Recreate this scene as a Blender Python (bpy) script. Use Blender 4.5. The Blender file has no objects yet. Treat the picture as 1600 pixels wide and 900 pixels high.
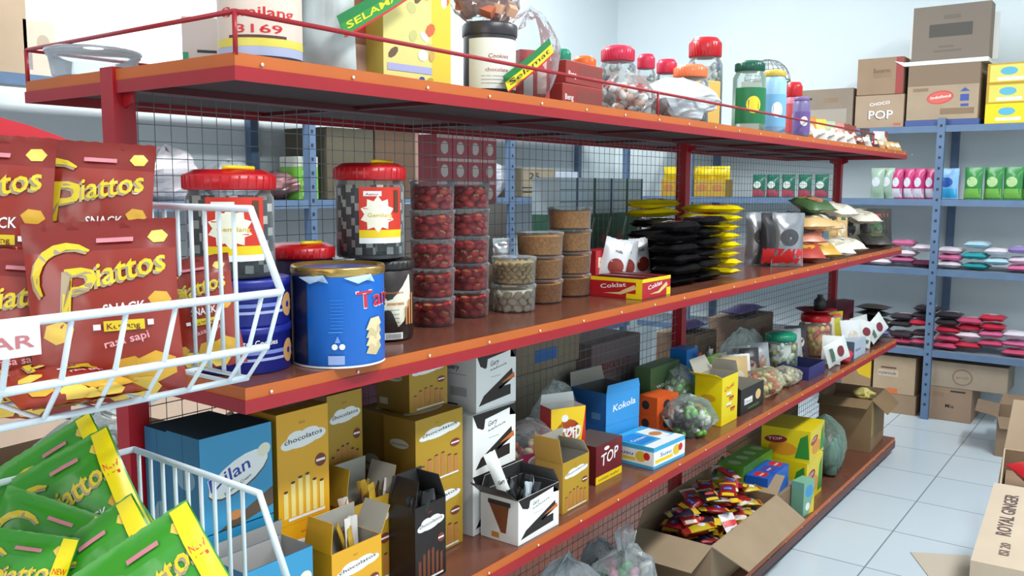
import bpy, math, random
from mathutils import Vector, Matrix, Euler, noise
S = bpy.context.scene; C = S.collection; D = bpy.data
PI = math.pi
# ---------------- camera, world, lights, exposure ----------------
FPX = 1364.2; YAW = 0.6373; PITCH = 0.1156; ROLL = 0.0046; CAMZ = 1.3095
_w = Vector((math.cos(PITCH)*math.cos(YAW), math.cos(PITCH)*math.sin(YAW), -math.sin(PITCH)))
_r0 = _w.cross(Vector((0, 0, 1))).normalized(); _u0 = _r0.cross(_w)
_r = math.cos(ROLL)*_r0 + math.sin(ROLL)*_u0; _u = -math.sin(ROLL)*_r0 + math.cos(ROLL)*_u0
cam = D.objects.new('camera', D.cameras.new('camera')); C.objects.link(cam)
cam.matrix_world = Matrix(((_r.x, _u.x, -_w.x, 0), (_r.y, _u.y, -_w.y, 0), (_r.z, _u.z, -_w.z, CAMZ), (0, 0, 0, 1)))
cam.data.sensor_width = 36; cam.data.lens = FPX/1600*36; cam.data.clip_start = .02
S.camera = cam
W = D.worlds.new('world'); S.world = W; W.use_nodes = True
W.node_tree.nodes['Background'].inputs[0].default_value = (.93, .97, 1, 1)
W.node_tree.nodes['Background'].inputs[1].default_value = .35
def area(x, y, z, sx, sy, e, rot=(0, 0, 0), col=(.97, .99, 1)):
    l = D.lights.new('unseen_light', 'AREA'); l.shape = 'RECTANGLE'; l.size = sx; l.size_y = sy; l.energy = e; l.color = col
    o = D.objects.new('unseen_light', l); C.objects.link(o); o.location = (x, y, z); o.rotation_euler = rot
area(0.9, -.5, 3.05, 1.2, .25, 62)
area(3.3, -.4, 3.05, 1.2, .25, 76)
area(2.1, 2.5, 3.05, 1.4, .3, 84)  # unseen lamp added near the left wall to brighten it
area(4.0, 2.2, 3.05, 1.2, .25, 40)
area(-1.9, .2, 1.7, 2.4, 2.2, 44, (PI/2, 0, -PI/2))          # unseen light added behind the camera, standing in for shop-front daylight
S.view_settings.view_transform = 'Standard'; S.view_settings.look = 'None'
S.view_settings.exposure = 0.0; S.view_settings.gamma = 1; S.view_settings.use_curve_mapping = False
S.cycles.max_bounces = 8; S.cycles.transparent_max_bounces = 24; S.cycles.caustics_reflective = False; S.cycles.caustics_refractive = False
# ---------------- from the photo's sight lines to places in the room ----------------
def ray(a, b): return _w*FPX + _r*(a-800) - _u*(b-450)
def on(a, b, z): q = ray(a, b); t = (z-CAMZ)/q.z; return q.x*t, q.y*t
def oy(a, b, y): q = ray(a, b); t = y/q.y; return q.x*t, q.z*t+CAMZ
def ox(a, b, x): q = ray(a, b); t = x/q.x; return q.y*t, q.z*t+CAMZ
# ---------------- materials ----------------
def lin(c): c /= 255.; return c/12.92 if c <= .04045 else ((c+.055)/1.055)**2.4
_M = {}
def M(rgb, rough=.45, metal=0, spec=.5, nz=0, nsc=30, bump=0):
    k = (rgb, rough, metal, spec, nz, nsc, bump)
    if k in _M: return _M[k]
    m = D.materials.new('paint_%d_%d_%d' % rgb); m.use_nodes = True; nt = m.node_tree; b = nt.nodes['Principled BSDF']
    col = (lin(rgb[0]), lin(rgb[1]), lin(rgb[2]), 1)
    b.inputs['Base Color'].default_value = col; b.inputs['Roughness'].default_value = rough
    b.inputs['Metallic'].default_value = metal; b.inputs['Specular IOR Level'].default_value = spec
    m.diffuse_color = col
    if nz or bump:
        tc = nt.nodes.new('ShaderNodeTexCoord'); n = nt.nodes.new('ShaderNodeTexNoise'); n.inputs['Scale'].default_value = nsc; n.inputs['Detail'].default_value = 4
        nt.links.new(tc.outputs['Object'], n.inputs['Vector'])
        if nz:
            r = nt.nodes.new('ShaderNodeMapRange'); r.inputs['From Min'].default_value = .3; r.inputs['From Max'].default_value = .7
            r.inputs['To Min'].default_value = 1-nz; r.inputs['To Max'].default_value = 1+nz*.6
            mx = nt.nodes.new('ShaderNodeMix'); mx.data_type = 'RGBA'; mx.blend_type = 'MULTIPLY'; mx.inputs[0].default_value = 1
            mx.inputs[6].default_value = col
            nt.links.new(n.outputs['Fac'], r.inputs['Value']); nt.links.new(r.outputs['Result'], mx.inputs[7]); nt.links.new(mx.outputs[2], b.inputs['Base Color'])
        if bump:
            bp = nt.nodes.new('ShaderNodeBump'); bp.inputs['Strength'].default_value = bump; bp.inputs['Distance'].default_value = .01
            nt.links.new(n.outputs['Fac'], bp.inputs['Height']); nt.links.new(bp.outputs['Normal'], b.inputs['Normal'])
    _M[k] = m; return m
def clear(rgb=(225, 232, 235), op=.16, rough=.12, bump=.5, nsc=40):
    k = ('clear', rgb, op, rough, bump)
    if k in _M: return _M[k]
    m = D.materials.new('clear_plastic'); m.use_nodes = True; nt = m.node_tree; b = nt.nodes['Principled BSDF']
    b.inputs['Base Color'].default_value = (lin(rgb[0]), lin(rgb[1]), lin(rgb[2]), 1); b.inputs['Roughness'].default_value = rough
    out = nt.nodes['Material Output']; t = nt.nodes.new('ShaderNodeBsdfTransparent'); mx = nt.nodes.new('ShaderNodeMixShader')
    t.inputs[0].default_value = (.95, .97, .97, 1)
    fr = nt.nodes.new('ShaderNodeFresnel'); fr.inputs[0].default_value = 1.35; ad = nt.nodes.new('ShaderNodeMath'); ad.operation = 'ADD'; ad.use_clamp = True
    ad.inputs[1].default_value = op
    nt.links.new(fr.outputs[0], ad.inputs[0]); nt.links.new(ad.outputs[0], mx.inputs[0]); nt.links.new(t.outputs[0], mx.inputs[1]); nt.links.new(b.outputs[0], mx.inputs[2]); nt.links.new(mx.outputs[0], out.inputs[0])
    if bump:
        tc = nt.nodes.new('ShaderNodeTexCoord'); n = nt.nodes.new('ShaderNodeTexNoise'); n.inputs['Scale'].default_value = nsc; n.inputs['Detail'].default_value = 3
        bp = nt.nodes.new('ShaderNodeBump'); bp.inputs['Strength'].default_value = bump; bp.inputs['Distance'].default_value = .01
        nt.links.new(tc.outputs['Object'], n.inputs['Vector']); nt.links.new(n.outputs['Fac'], bp.inputs['Height'])
        nt.links.new(bp.outputs['Normal'], b.inputs['Normal']); nt.links.new(bp.outputs['Normal'], fr.inputs['Normal'])
    _M[k] = m; return m
CARD = M((168, 143, 116), .8, nz=.10, nsc=9); CARDD = M((140, 116, 92), .85, nz=.10, nsc=9); CARDL = M((205, 188, 166), .8, nz=.06, nsc=9)
GREYB = M((165, 160, 148), .8); WHITE = M((232, 234, 232), .5); CREAM = M((236, 230, 205), .55); BLACK = M((28, 26, 26), .4); INK = M((45, 42, 45), .6)
RED = M((164, 24, 34), .35, nz=.06, nsc=6); REDF = M((158, 24, 34), .38, nz=.08, nsc=5); ORNG = M((190, 96, 34), .45, nz=.10, nsc=6)
WOOD = M((112, 68, 54), .2, nz=.16, nsc=7); BLUEM = M((92, 116, 146), .5, nz=.10, nsc=12); WIREW = M((222, 232, 238), .3)
YEL = M((240, 205, 20), .4); LID = M((190, 24, 32), .32)
# ---------------- mesh builder ----------------
_TX = {}
def text_geo(s):
    if s in _TX: return _TX[s]
    cu = D.curves.new('t', 'FONT'); cu.body = s; cu.size = 1; cu.resolution_u = 2; cu.offset = .012
    o = D.objects.new('t', cu); me = D.meshes.new_from_object(o)
    vs = [(v.co.x, v.co.y) for v in me.vertices]; fs = [tuple(p.vertices) for p in me.polygons]
    D.objects.remove(o); D.meshes.remove(me); D.curves.remove(cu)
    if vs:
        x0 = min(v[0] for v in vs); x1 = max(v[0] for v in vs); vs = [(v[0]-x0, v[1]) for v in vs]
    else: x0 = x1 = 0
    _TX[s] = (vs, fs, max(x1-x0, .01)); return _TX[s]
class MB:
    def __init__(s): s.v = []; s.f = []; s.m = []; s.sm = []; s.mats = []; s.e = .0003; s.ef = .0002
    def mi(s, mat):
        if mat not in s.mats: s.mats.append(mat)
        return s.mats.index(mat)
    def add(s, vs, fs, mat, smooth=False):
        n = len(s.v); s.v += [tuple(v) for v in vs]; k = s.mi(mat)
        for f in fs: s.f.append(tuple(i+n for i in f)); s.m.append(k); s.sm.append(smooth)
    def box(s, x0, x1, y0, y1, z0, z1, mat, X=None):
        vs = [(x, y, z) for z in (z0, z1) for y in (y0, y1) for x in (x0, x1)]
        if X is not None: vs = [X @ Vector(v) for v in vs]
        s.add(vs, [(0, 2, 3, 1), (4, 5, 7, 6), (0, 1, 5, 4), (1, 3, 7, 5), (3, 2, 6, 7), (2, 0, 4, 6)], mat)
    def tube(s, pts, r, mat, n=6, closed=False, cap=True):
        pts = [Vector(p) for p in pts]; N = len(pts); vs = []
        up = Vector((0, 0, 1)); prev = None
        for i, p in enumerate(pts):
            a = pts[(i-1) % N] if (closed or i > 0) else p; b = pts[(i+1) % N] if (closed or i < N-1) else p
            t = (b-a).normalized()
            if prev is None: x = t.orthogonal().normalized()
            else: x = (prev - t*prev.dot(t)).normalized()
            prev = x; y = t.cross(x)
            for k in range(n): q = 2*PI*k/n; vs.append(p + x*(r*math.cos(q)) + y*(r*math.sin(q)))
        fs = []
        for i in range(N if closed else N-1):
            j = (i+1) % N
            for k in range(n): l = (k+1) % n; fs.append((i*n+k, i*n+l, j*n+l, j*n+k))
        if cap and not closed: fs += [tuple(range(n-1, -1, -1)), tuple((N-1)*n+k for k in range(n))]
        s.add(vs, fs, mat, True)
    def lathe(s, prof, mat, n=28, cx=0, cy=0, cap=True, smooth=True):
        vs = []; fs = []
        for r, z in prof:
            for k in range(n): q = 2*PI*k/n; vs.append((cx+r*math.cos(q), cy+r*math.sin(q), z))
        for i in range(len(prof)-1):
            for k in range(n): l = (k+1) % n; fs.append((i*n+k, i*n+l, (i+1)*n+l, (i+1)*n+k))
        s.add(vs, fs, mat, smooth)
        if cap:
            s.add(vs[:n], [tuple(range(n-1, -1, -1))], mat); s.add(vs[-n:], [tuple(range(n))], mat)
    def ell(s, c, r, mat, nu=8, nv=5, X=None):
        vs = [];
        for j in range(1, nv):
            t = PI*j/nv
            for i in range(nu): q = 2*PI*i/nu; vs.append(Vector((r[0]*math.sin(t)*math.cos(q), r[1]*math.sin(t)*math.sin(q), r[2]*math.cos(t))))
        vs += [Vector((0, 0, r[2])), Vector((0, 0, -r[2]))]
        if X is not None: vs = [X @ v for v in vs]
        vs = [v+Vector(c) for v in vs]; fs = []; T = len(vs)-2
        for i in range(nu):
            k = (i+1) % nu; fs.append((T, i, k)); fs.append((T+1, (nv-2)*nu+k, (nv-2)*nu+i))
            for j in range(nv-2): fs.append((j*nu+i, (j+1)*nu+i, (j+1)*nu+k, j*nu+k))
        s.add(vs, fs, mat, True)
    # prints on a surface: S(a, b, e) gives the point at a across, b up, e off the surface
    def lift(s, S_=None):
        if getattr(S_, 'flat', False): s.ef += .00003; return s.ef
        s.e += .00012; return s.e
    def R(s, S_, x0, x1, y0, y1, mat, n=1, m=1):
        e = s.lift(S_); vs = [S_(x0+(x1-x0)*i/n, y0+(y1-y0)*j/m, e) for j in range(m+1) for i in range(n+1)]
        s.add(vs, [(j*(n+1)+i, j*(n+1)+i+1, (j+1)*(n+1)+i+1, (j+1)*(n+1)+i) for j in range(m) for i in range(n)], mat, n > 1)
    def P(s, S_, pts, mat, rings=1):
        e = s.lift(S_); cx = sum(p[0] for p in pts)/len(pts); cy = sum(p[1] for p in pts)/len(pts); n = len(pts)
        vs = [S_(cx, cy, e)]; fs = []
        for q in range(1, rings+1):
            t = q/rings; vs += [S_(cx+(p[0]-cx)*t, cy+(p[1]-cy)*t, e) for p in pts]
        for i in range(n):
            k = (i+1) % n; fs.append((0, 1+i, 1+k))
            for q in range(rings-1): a = 1+q*n; b = a+n; fs.append((a+i, b+i, b+k, a+k))
        s.add(vs, fs, mat, rings > 1)
    def E(s, S_, cx, cy, rx, ry, mat, rot=0, n=16, rings=1):
        c, d = math.cos(rot), math.sin(rot)
        s.P(S_, [(cx+rx*math.cos(2*PI*i/n)*c-ry*math.sin(2*PI*i/n)*d, cy+rx*math.cos(2*PI*i/n)*d+ry*math.sin(2*PI*i/n)*c) for i in range(n)], mat, rings)
    def T(s, S_, txt, x, y, h, mat, w=None, rot=0, shear=0, mid=False):
        vs, fs, L = text_geo(txt); e = s.lift(S_); kx = h if w is None else w/L; c, d = math.cos(rot), math.sin(rot)
        if mid: x = x-L*kx/2*c; y = y-L*kx/2*d
        out = []
        for a, b in vs:
            X = a*kx+b*h*shear; Y = b*h; out.append(S_(x+X*c-Y*d, y+X*d+Y*c, e))
        s.add(out, fs, mat)
    def build(s, name, parent=None, bevel=0):
        me = D.meshes.new(name); me.from_pydata(s.v, [], s.f)
        for m in s.mats: me.materials.append(m)
        me.polygons.foreach_set('material_index', s.m); me.polygons.foreach_set('use_smooth', s.sm); me.update()
        o = D.objects.new(name, me); C.objects.link(o)
        if parent is not None: o.parent = parent
        if bevel:
            b = o.modifiers.new('bevel', 'BEVEL'); b.width = bevel; b.segments = 2; b.limit_method = 'ANGLE'
        return o
def put(o, x, y, z, rz=0, rx=0, ry=0, sc=None):
    o.location = (x, y, z); o.rotation_euler = (rx, ry, rz)
    if sc: o.scale = (sc, sc, sc) if isinstance(sc, (int, float)) else sc
    return o
def tag(o, label, cat, group=None):
    o['label'] = label; o['category'] = cat
    if group: o['group'] = group
    return o
def struct(o): o['kind'] = 'structure'; return o
def thing(name): o = D.objects.new(name, None); o.empty_display_size = .05; C.objects.link(o); return o

def dup(o, label=None):
    c = o.copy(); C.objects.link(c)
    for ch in list(o.children):
        d = ch.copy(); C.objects.link(d); d.parent = c
        for g in list(ch.children):
            h = g.copy(); C.objects.link(h); h.parent = d
    if label: c['label'] = label
    return c
class Proto:                      # hands out the first object itself, then copies of it
    def __init__(s, o): s.o = o; s.used = False
    def get(s):
        if not s.used: s.used = True; return s.o
        return dup(s.o)
from mathutils.bvhtree import BVHTree
def _tree(o):
    X = o.matrix_basis; vs = [X @ v.co for v in o.data.vertices]
    return BVHTree.FromPolygons(vs, [tuple(p.vertices) for p in o.data.polygons]), [min(v[i] for v in vs) for i in range(3)], [max(v[i] for v in vs) for i in range(3)]
def settle(objs, d=(0, 0, 1), step=.002, obst=(), maxn=90, zmin=None):
    # let each piece come to rest against the ones already laid down, so none clips into another
    done = [_tree(o) for o in obst]; d = Vector(d)
    for o in objs:
        if zmin is not None:
            lo = _tree(o)[1][2]
            if lo < zmin: o.location.z += zmin-lo
        for _ in range(maxn):
            t, lo, hi = _tree(o)
            if not any(all(lo[i] < h2[i] and hi[i] > l2[i] for i in range(3)) and t.overlap(t2) for t2, l2, h2 in done): break
            o.location += d*step
        done.append((t, lo, hi))
ORD = ['first', 'second', 'third', 'fourth', 'fifth', 'sixth', 'seventh', 'eighth', 'ninth', 'tenth', 'eleventh', 'twelfth', 'thirteenth', 'fourteenth', 'fifteenth', 'sixteenth']
# surfaces of a box w x d x h standing at its base centre, front = -y
def flat(f): f.flat = True; return f
def front(w, d, h): return flat(lambda a, b, e: (-w/2+a, -d/2-e, b))
def lside(w, d, h): return flat(lambda a, b, e: (-w/2-e, d/2-a, b))
def rside(w, d, h): return flat(lambda a, b, e: (w/2+e, -d/2+a, b))
def topf(w, d, h): return flat(lambda a, b, e: (-w/2+a, -d/2+b, h+e))
def cyl(R): return lambda a, b, e: ((R+e)*math.sin(a/R), -(R+e)*math.cos(a/R), b)
def bx(w, d, h, mat, mtop=None, mside=None):
    m = MB(); m.box(-w/2, w/2, -d/2, d/2, 0, h, mat)
    if mtop: m.R(topf(w, d, h), 0, w, 0, d, mtop)
    if mside: m.R(lside(w, d, h), 0, d, 0, h, mside)
    return m
def wallbox(w, d, h, mo, mi_, t=.0015):      # open-topped box, inner faces of their own colour
    m = MB(); m.box(-w/2, w/2, -d/2, d/2, 0, t, mo)
    for a in ((-w/2, w/2, -d/2, -d/2+t), (-w/2, w/2, d/2-t, d/2), (-w/2, -w/2+t, -d/2+t, d/2-t), (w/2-t, w/2, -d/2+t, d/2-t)): m.box(*a, t, h, mo)
    i = .0002+t
    for q in ([(-w/2+i, -d/2+i), (w/2-i, -d/2+i)], [(w/2-i, -d/2+i), (w/2-i, d/2-i)], [(w/2-i, d/2-i), (-w/2+i, d/2-i)], [(-w/2+i, d/2-i), (-w/2+i, -d/2+i)]):
        (a, b), (c, e) = q; m.add([(a, b, i), (c, e, i), (c, e, h), (a, b, h)], [(3, 2, 1, 0)], mi_)
    m.add([(-w/2+i, -d/2+i, i), (w/2-i, -d/2+i, i), (w/2-i, d/2-i, i), (-w/2+i, d/2-i, i)], [(0, 1, 2, 3)], mi_)
    return m
def flap(w, d, h, side, L, ang, mo, mi_, parent, t=.0012, taper=.08):
    # hinged on a top edge; ang = 0 stands straight up, positive leans outwards
    n = {'f': (0, -1), 'b': (0, 1), 'l': (-1, 0), 'r': (1, 0)}[side]; half = w/2 if side in 'fb' else d/2
    off = d/2 if side in 'fb' else w/2; tx, ty = -n[1], n[0]; m = MB()
    ux, uz = math.sin(ang), math.cos(ang); N = Vector((n[0]*uz, n[1]*uz, -ux)); vs = []
    for s_ in (0, 1):
        for (a, q) in ((-half, 0), (half, 0), (half*(1-taper), L), (-half*(1-taper), L)):
            vs.append(Vector((n[0]*off+tx*a+n[0]*ux*q, n[1]*off+ty*a+n[1]*ux*q, h+uz*q)) + N*(t if s_ else 0))
    fs = [(4, 5, 6, 7)]; m.add(vs, fs, mo); m.add(vs, [(3, 2, 1, 0)], mi_); m.add(vs, [(0, 1, 5, 4), (1, 2, 6, 5), (2, 3, 7, 6), (3, 0, 4, 7)], mo)
    return m.build('flap', parent)
def wob(x, y, sd, k=1): return (math.sin(x*23*k+sd*1.7+2*math.sin(y*17*k+sd))+.6*math.sin(y*41*k+sd*2.3+x*13*k)+.35*math.sin((x+y)*77*k+sd*3.1))/2
def pillow(w, h, t, mat, sd=1, nx=14, ny=16, crimp=.012, matend=None, amp=.12, endh=None, pw=2.6):
    # inflated pack, local x across, z up, front -y; returns builder and its front surface
    m = MB()
    def hw(b): return w/2*(1-.05*math.sin(PI*max(0, min(1, b/h))))
    def Tk(a, b):
        u = min(1, abs(2*a/w)); v = min(1, abs(2*(b-crimp)/(h-2*crimp)-1)) if crimp < b < h-crimp else 1
        e = (1-u**pw)**(.7 if pw < 4 else .42)*(1-v**(pw*.92))**(.65 if pw < 4 else .4) if v < 1 and u < 1 else 0
        return t/2*e*(1+amp*wob(a/w*.5, b/h*.5, sd, .8))+t*.02*wob(a/w, b/h, sd+4, 1.6)*(1 if u < 1 else 0)
    def F(a, b, e): return (a*hw(b)*2/w, -Tk(a, b)-e, b)
    for sg in (1, -1):
        vs = []; fs = []
        for j in range(ny+1):
            b = h*j/ny
            for i in range(nx+1):
                a = -w/2+w*i/nx; p = F(a, b, .0004); vs.append((p[0], p[1]*sg, b+(.0012*(i % 2) if j in (0, ny) else 0)))
        for j in range(ny):
            for i in range(nx):
                q = (j*(nx+1)+i, j*(nx+1)+i+1, (j+1)*(nx+1)+i+1, (j+1)*(nx+1)+i); fs.append(q if sg == 1 else q[::-1])
        if matend:
            k = endh or max(1, ny//6); cut = (ny-k)*nx; m.add(vs, fs[:cut], mat, True); m.add(vs, fs[cut:], matend, True)
        else: m.add(vs, fs, mat, True)
    m.e = .0012
    return m, F
def blob(w, d, h, mat, sd=1, nu=22, nv=12, amp=.14, p=.55, neck=False, fl=True):
    m = MB(); vs = []
    rnd = random.Random(sd); tip = [(rnd.uniform(-.1, .1)) for _ in range(4)]
    for j in range(nv+1):
        t = j/nv; z = h*t
        pr = (max(0, math.sin(PI*(t*.93+.07)))**p) if not neck else (max(0, math.sin(PI*min(1, t*.85+.1)))**p if t < .8 else .18+.5*(t-.8))
        for i in range(nu):
            q = 2*PI*i/nu; c, s_ = math.cos(q), math.sin(q)
            sx = math.copysign(abs(c)**.7, c); sy = math.copysign(abs(s_)**.7, s_)
            g = 1+amp*noise.noise(Vector((c*1.7+sd*3.3, s_*1.7, z/h*2.6+sd)))*2+amp*.6*noise.noise(Vector((c*5+sd, s_*5, z/h*8)))
            vs.append((w/2*sx*pr*g+tip[0]*w*t*t, d/2*sy*pr*g+tip[1]*d*t*t, z*(1+.10*noise.noise(Vector((c*2, s_*2+sd, t*2))))))
    fs = [(j*nu+i, j*nu+(i+1) % nu, (j+1)*nu+(i+1) % nu, (j+1)*nu+i) for j in range(nv) for i in range(nu)]
    m.add(vs, fs, mat, not fl); m.add(vs[:nu], [tuple(range(nu-1, -1, -1))], mat); m.add(vs[-nu:], [tuple(range(nu))], mat)
    return m
def FY(ul, ur, vt, vb, y, z=None):      # x of left edge, width, base height, height for a front standing at depth y
    x0, zt = oy(ul, vt, y); x1 = oy(ur, vt, y)[0]; zb = z if z is not None else oy(ul, vb, y)[1]
    return x0, x1-x0, zb, zt-zb
def FX(ul, ur, vt, vb, x, z=None):      # the same for a front facing -x: y of left edge, width, base, height
    y0, zt = ox(ul, vt, x); y1 = ox(ur, vt, x)[0]; zb = z if z is not None else ox(ul, vb, x)[1]
    return y0, y0-y1, zb, zt-zb
def CY(ul, ur, vt, vb, z, y=None):      # centre, radius, height of a round thing whose base shows at vb (or whose axis stands at y)
    uc = (ul+ur)/2
    if y is None:
        x, yy = on(uc, vb, z); P_ = Vector((x, yy, z-CAMZ)); dep = P_.dot(_w); R = (ur-ul)/2/FPX*dep
        dr = Vector((x, yy, 0)).normalized(); c = P_+dr*R; return c.x, c.y, R, oy(uc, vt, c.y)[1]-z
    x, _ = oy(uc, 300, y); P_ = Vector((x, y, 0)); dep = P_.dot(_w); return x, y, (ur-ul)/2/FPX*dep, oy(uc, vt, y)[1]-z
# ---------------- the room ----------------
X0, X1, Y0, Y1, ZC = -2.3, 5.78, -2.6, 3.32, 3.15
Z1, Z2, Z3, Z4 = 1.4864, 1.031, .5752, .08
def floor_mat():
    m = D.materials.new('floor_tiles'); m.use_nodes = True; nt = m.node_tree; b = nt.nodes['Principled BSDF']
    tc = nt.nodes.new('ShaderNodeTexCoord'); br = nt.nodes.new('ShaderNodeTexBrick'); br.offset = 0; br.inputs['Scale'].default_value = 1
    br.inputs['Brick Width'].default_value = .4; br.inputs['Row Height'].default_value = .4; br.inputs['Mortar Size'].default_value = .0028; br.inputs['Mortar Smooth'].default_value = .2
    br.inputs['Color1'].default_value = (lin(208), lin(220), lin(227), 1); br.inputs['Color2'].default_value = (lin(203), lin(216), lin(224), 1); br.inputs['Mortar'].default_value = (lin(130), lin(142), lin(150), 1)
    mp = nt.nodes.new('ShaderNodeMapping'); mp.inputs['Location'].default_value = (.13, .06, 0)
    nt.links.new(tc.outputs['Object'], mp.inputs['Vector']); nt.links.new(mp.outputs[0], br.inputs['Vector']); nt.links.new(br.outputs['Color'], b.inputs['Base Color'])
    b.inputs['Roughness'].default_value = .22; return m
WALL = M((222, 232, 235), .75, nz=.02, nsc=3)
def slab(name, a, mat): m = MB(); m.box(*a, mat); return struct(m.build(name))
slab('floor', (X0, X1, Y0, Y1, -.1, 0), floor_mat())
slab('ceiling', (X0, X1, Y0, Y1, ZC, ZC+.1), WALL)
slab('wall_back', (X1, X1+.1, Y0, Y1, 0, ZC), WALL)
slab('wall_left', (X0, X1, Y1, Y1+.1, 0, ZC), WALL)
slab('wall_right', (X0, X1, Y0-.1, Y0, 0, ZC), WALL)
# ---------------- red gondola ----------------
GX0, GX1, GY0, GY1, GM = .731, 4.535, 1.0, 1.588, 1.315
gon = tag(thing('shelving_gondola'), 'long red steel double-sided gondola with orange-edged boards and wire mesh down its middle', 'shelf')
def deck(z, y0, y1, th=.0365):
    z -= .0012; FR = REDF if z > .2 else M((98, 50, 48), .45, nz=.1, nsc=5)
    m = MB(); m.box(GX0+.002, GX1-.002, y0+.002, y1-.002, z-.0182, z, ORNG); m.R(lambda a, b, e: (a, b, z+e), GX0+.004, GX1-.004, y0+.004, y1-.004, WOOD)
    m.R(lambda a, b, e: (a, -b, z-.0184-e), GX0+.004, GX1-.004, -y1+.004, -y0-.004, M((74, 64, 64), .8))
    bd = m.build('shelf_board', gon)
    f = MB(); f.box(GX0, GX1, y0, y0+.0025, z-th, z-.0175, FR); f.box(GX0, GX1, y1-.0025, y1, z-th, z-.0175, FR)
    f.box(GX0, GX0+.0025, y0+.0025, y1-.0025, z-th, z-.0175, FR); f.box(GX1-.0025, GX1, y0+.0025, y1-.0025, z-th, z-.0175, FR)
    f.box(GX0+.0025, GX1-.0025, GM-.02, GM+.02, z-.03, z-.019, M((88, 22, 28), .5))
    for i in range(9):
        x = GX0+.03+i*(GX1-GX0-.08)/8; f.box(x, x+.02, y0+.0025, y1-.0025, z-.026, z-.019, M((88, 22, 28), .5))
    f.build('board_frame', gon)
    r = MB()
    for i in range(24):
        x = GX0+.045+i*.168; r.ell((x, y0, z-.012), (.0028, .0016, .0028), M((225, 215, 205), .3), 8, 4)
    o = r.build('rivet', gon); o['label'] = 'row of small white rivets along the front edge'; o['kind'] = 'stuff'
for z in (Z1, Z2, Z3): deck(z, GY0, GY1)
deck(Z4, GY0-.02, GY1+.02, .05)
for x in (GX0+.0145, 2.752, GX1-.0145):
    m = MB(); m.box(x-.018, x+.018, GM-.018, GM+.018, 0, Z1-.0008 if x > 1 else Z1+.002, RED)
    m.build('post', gon)
    for z in (Z1, Z2, Z3):
        for s_ in (-1, 1):
            m = MB(); a = GM+s_*.018; b = GM+s_*.045; m.add([(x-.002, a, z-.06), (x+.002, a, z-.06), (x+.002, a, z-.037), (x-.002, a, z-.037), (x-.002, b, z-.05), (x+.002, b, z-.05), (x+.002, b, z-.037), (x-.002, b, z-.037)], [(0, 1, 2, 3), (4, 7, 6, 5), (0, 3, 7, 4), (1, 5, 6, 2), (0, 4, 5, 1), (3, 2, 6, 7)], REDF)
            m.build('bracket', gon)
    for y in (GY0+.03, GY1-.03): m = MB(); m.box(x-.015, x+.015, y-.015, y+.015, 0, Z4-.05, RED); m.build('foot', gon)
m = MB(); wm = M((118, 124, 124), .45, .3)
n = int((GX1-GX0-.05)/.029)
for i in range(n):
    x = GX0+.045+i*.029; m.box(x-.0005, x+.0005, GM-.0005, GM+.0005, Z4+.01, Z1-.03, wm)
z = Z4+.03
while z < Z1-.03: m.box(GX0+.036, GX1-.04, GM+.0006, GM+.0020, z-.0007, z+.0007, wm); z += .027
m.build('mesh_panel', gon)
m = MB(); rz = Z1+.052; k = .0035
m.tube([(GX0+.005, GY0+.004, rz), (GX1-.6, GY0+.004, rz)], k, REDF, 6); m.tube([(GX0+.005, GY0+.004, rz), (GX0+.005, GY1-.004, rz), (GX1-.6, GY1-.004, rz)], k, REDF, 6)
for x in (GX0+.005, 1.95, GX1-.6): m.tube([(x, GY0+.004, Z1-.004), (x, GY0+.004, rz)], k, REDF, 6); m.tube([(x, GY1-.004, Z1-.004), (x, GY1-.004, rz)], k, REDF, 6)
m.build('guard_rail', gon)
# ---------------- blue angle-iron racks along the walls ----------------
WZ = (1.655, 1.25, .86, .40)
def rack(name, lab, along, a0, a1, fr, bk, ups, sgn):
    t = tag(thing(name), lab, 'shelf')
    def B(m, p0, p1, q0, q1, z0, z1, mat): m.box(*((p0, p1, q0, q1, z0, z1) if along == 'x' else (q0, q1, p0, p1, z0, z1)), mat)
    for z in WZ:
        z -= .0012; m = MB(); B(m, a0, a1, min(fr, bk), max(fr, bk), z-.004, z, M((128, 140, 152), .5))
        B(m, a0, a1, fr-.002*sgn if sgn < 0 else fr-.002, fr if sgn > 0 else fr+.002, z-.035, z+.001, BLUEM)
        m.build('shelf_plate', t)
    for u in ups:
        for q in (fr-.004*sgn, bk):
            m = MB(); B(m, u-.02, u+.02, q-.0015, q+.0015, 0, WZ[0]+.04, BLUEM); B(m, u-.02, u-.017, min(q, q+sgn*.035), max(q, q+sgn*.035), 0, WZ[0]+.04, BLUEM)
            if q != bk:
                for i in range(28): B(m, u-.006, u+.006, q-.0022*sgn-.0004, q-.0022*sgn+.0004, .08+i*.058, .094+i*.058, M((38, 46, 58), .7))
            m.build('upright', t)
    return t
rack('wall_shelving', 'blue slotted-angle shelving standing along the back wall', 'y', -2.2, 2.86, 5.32, 5.74, (-.55, 1.005, 2.5), 1)
rack('wall_shelving', 'blue slotted-angle shelving along the left wall, seen through the mesh', 'x', -.9, 5.28, 2.9, 3.28, (1.0, 2.49, 3.91, 5.22), 1)
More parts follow.
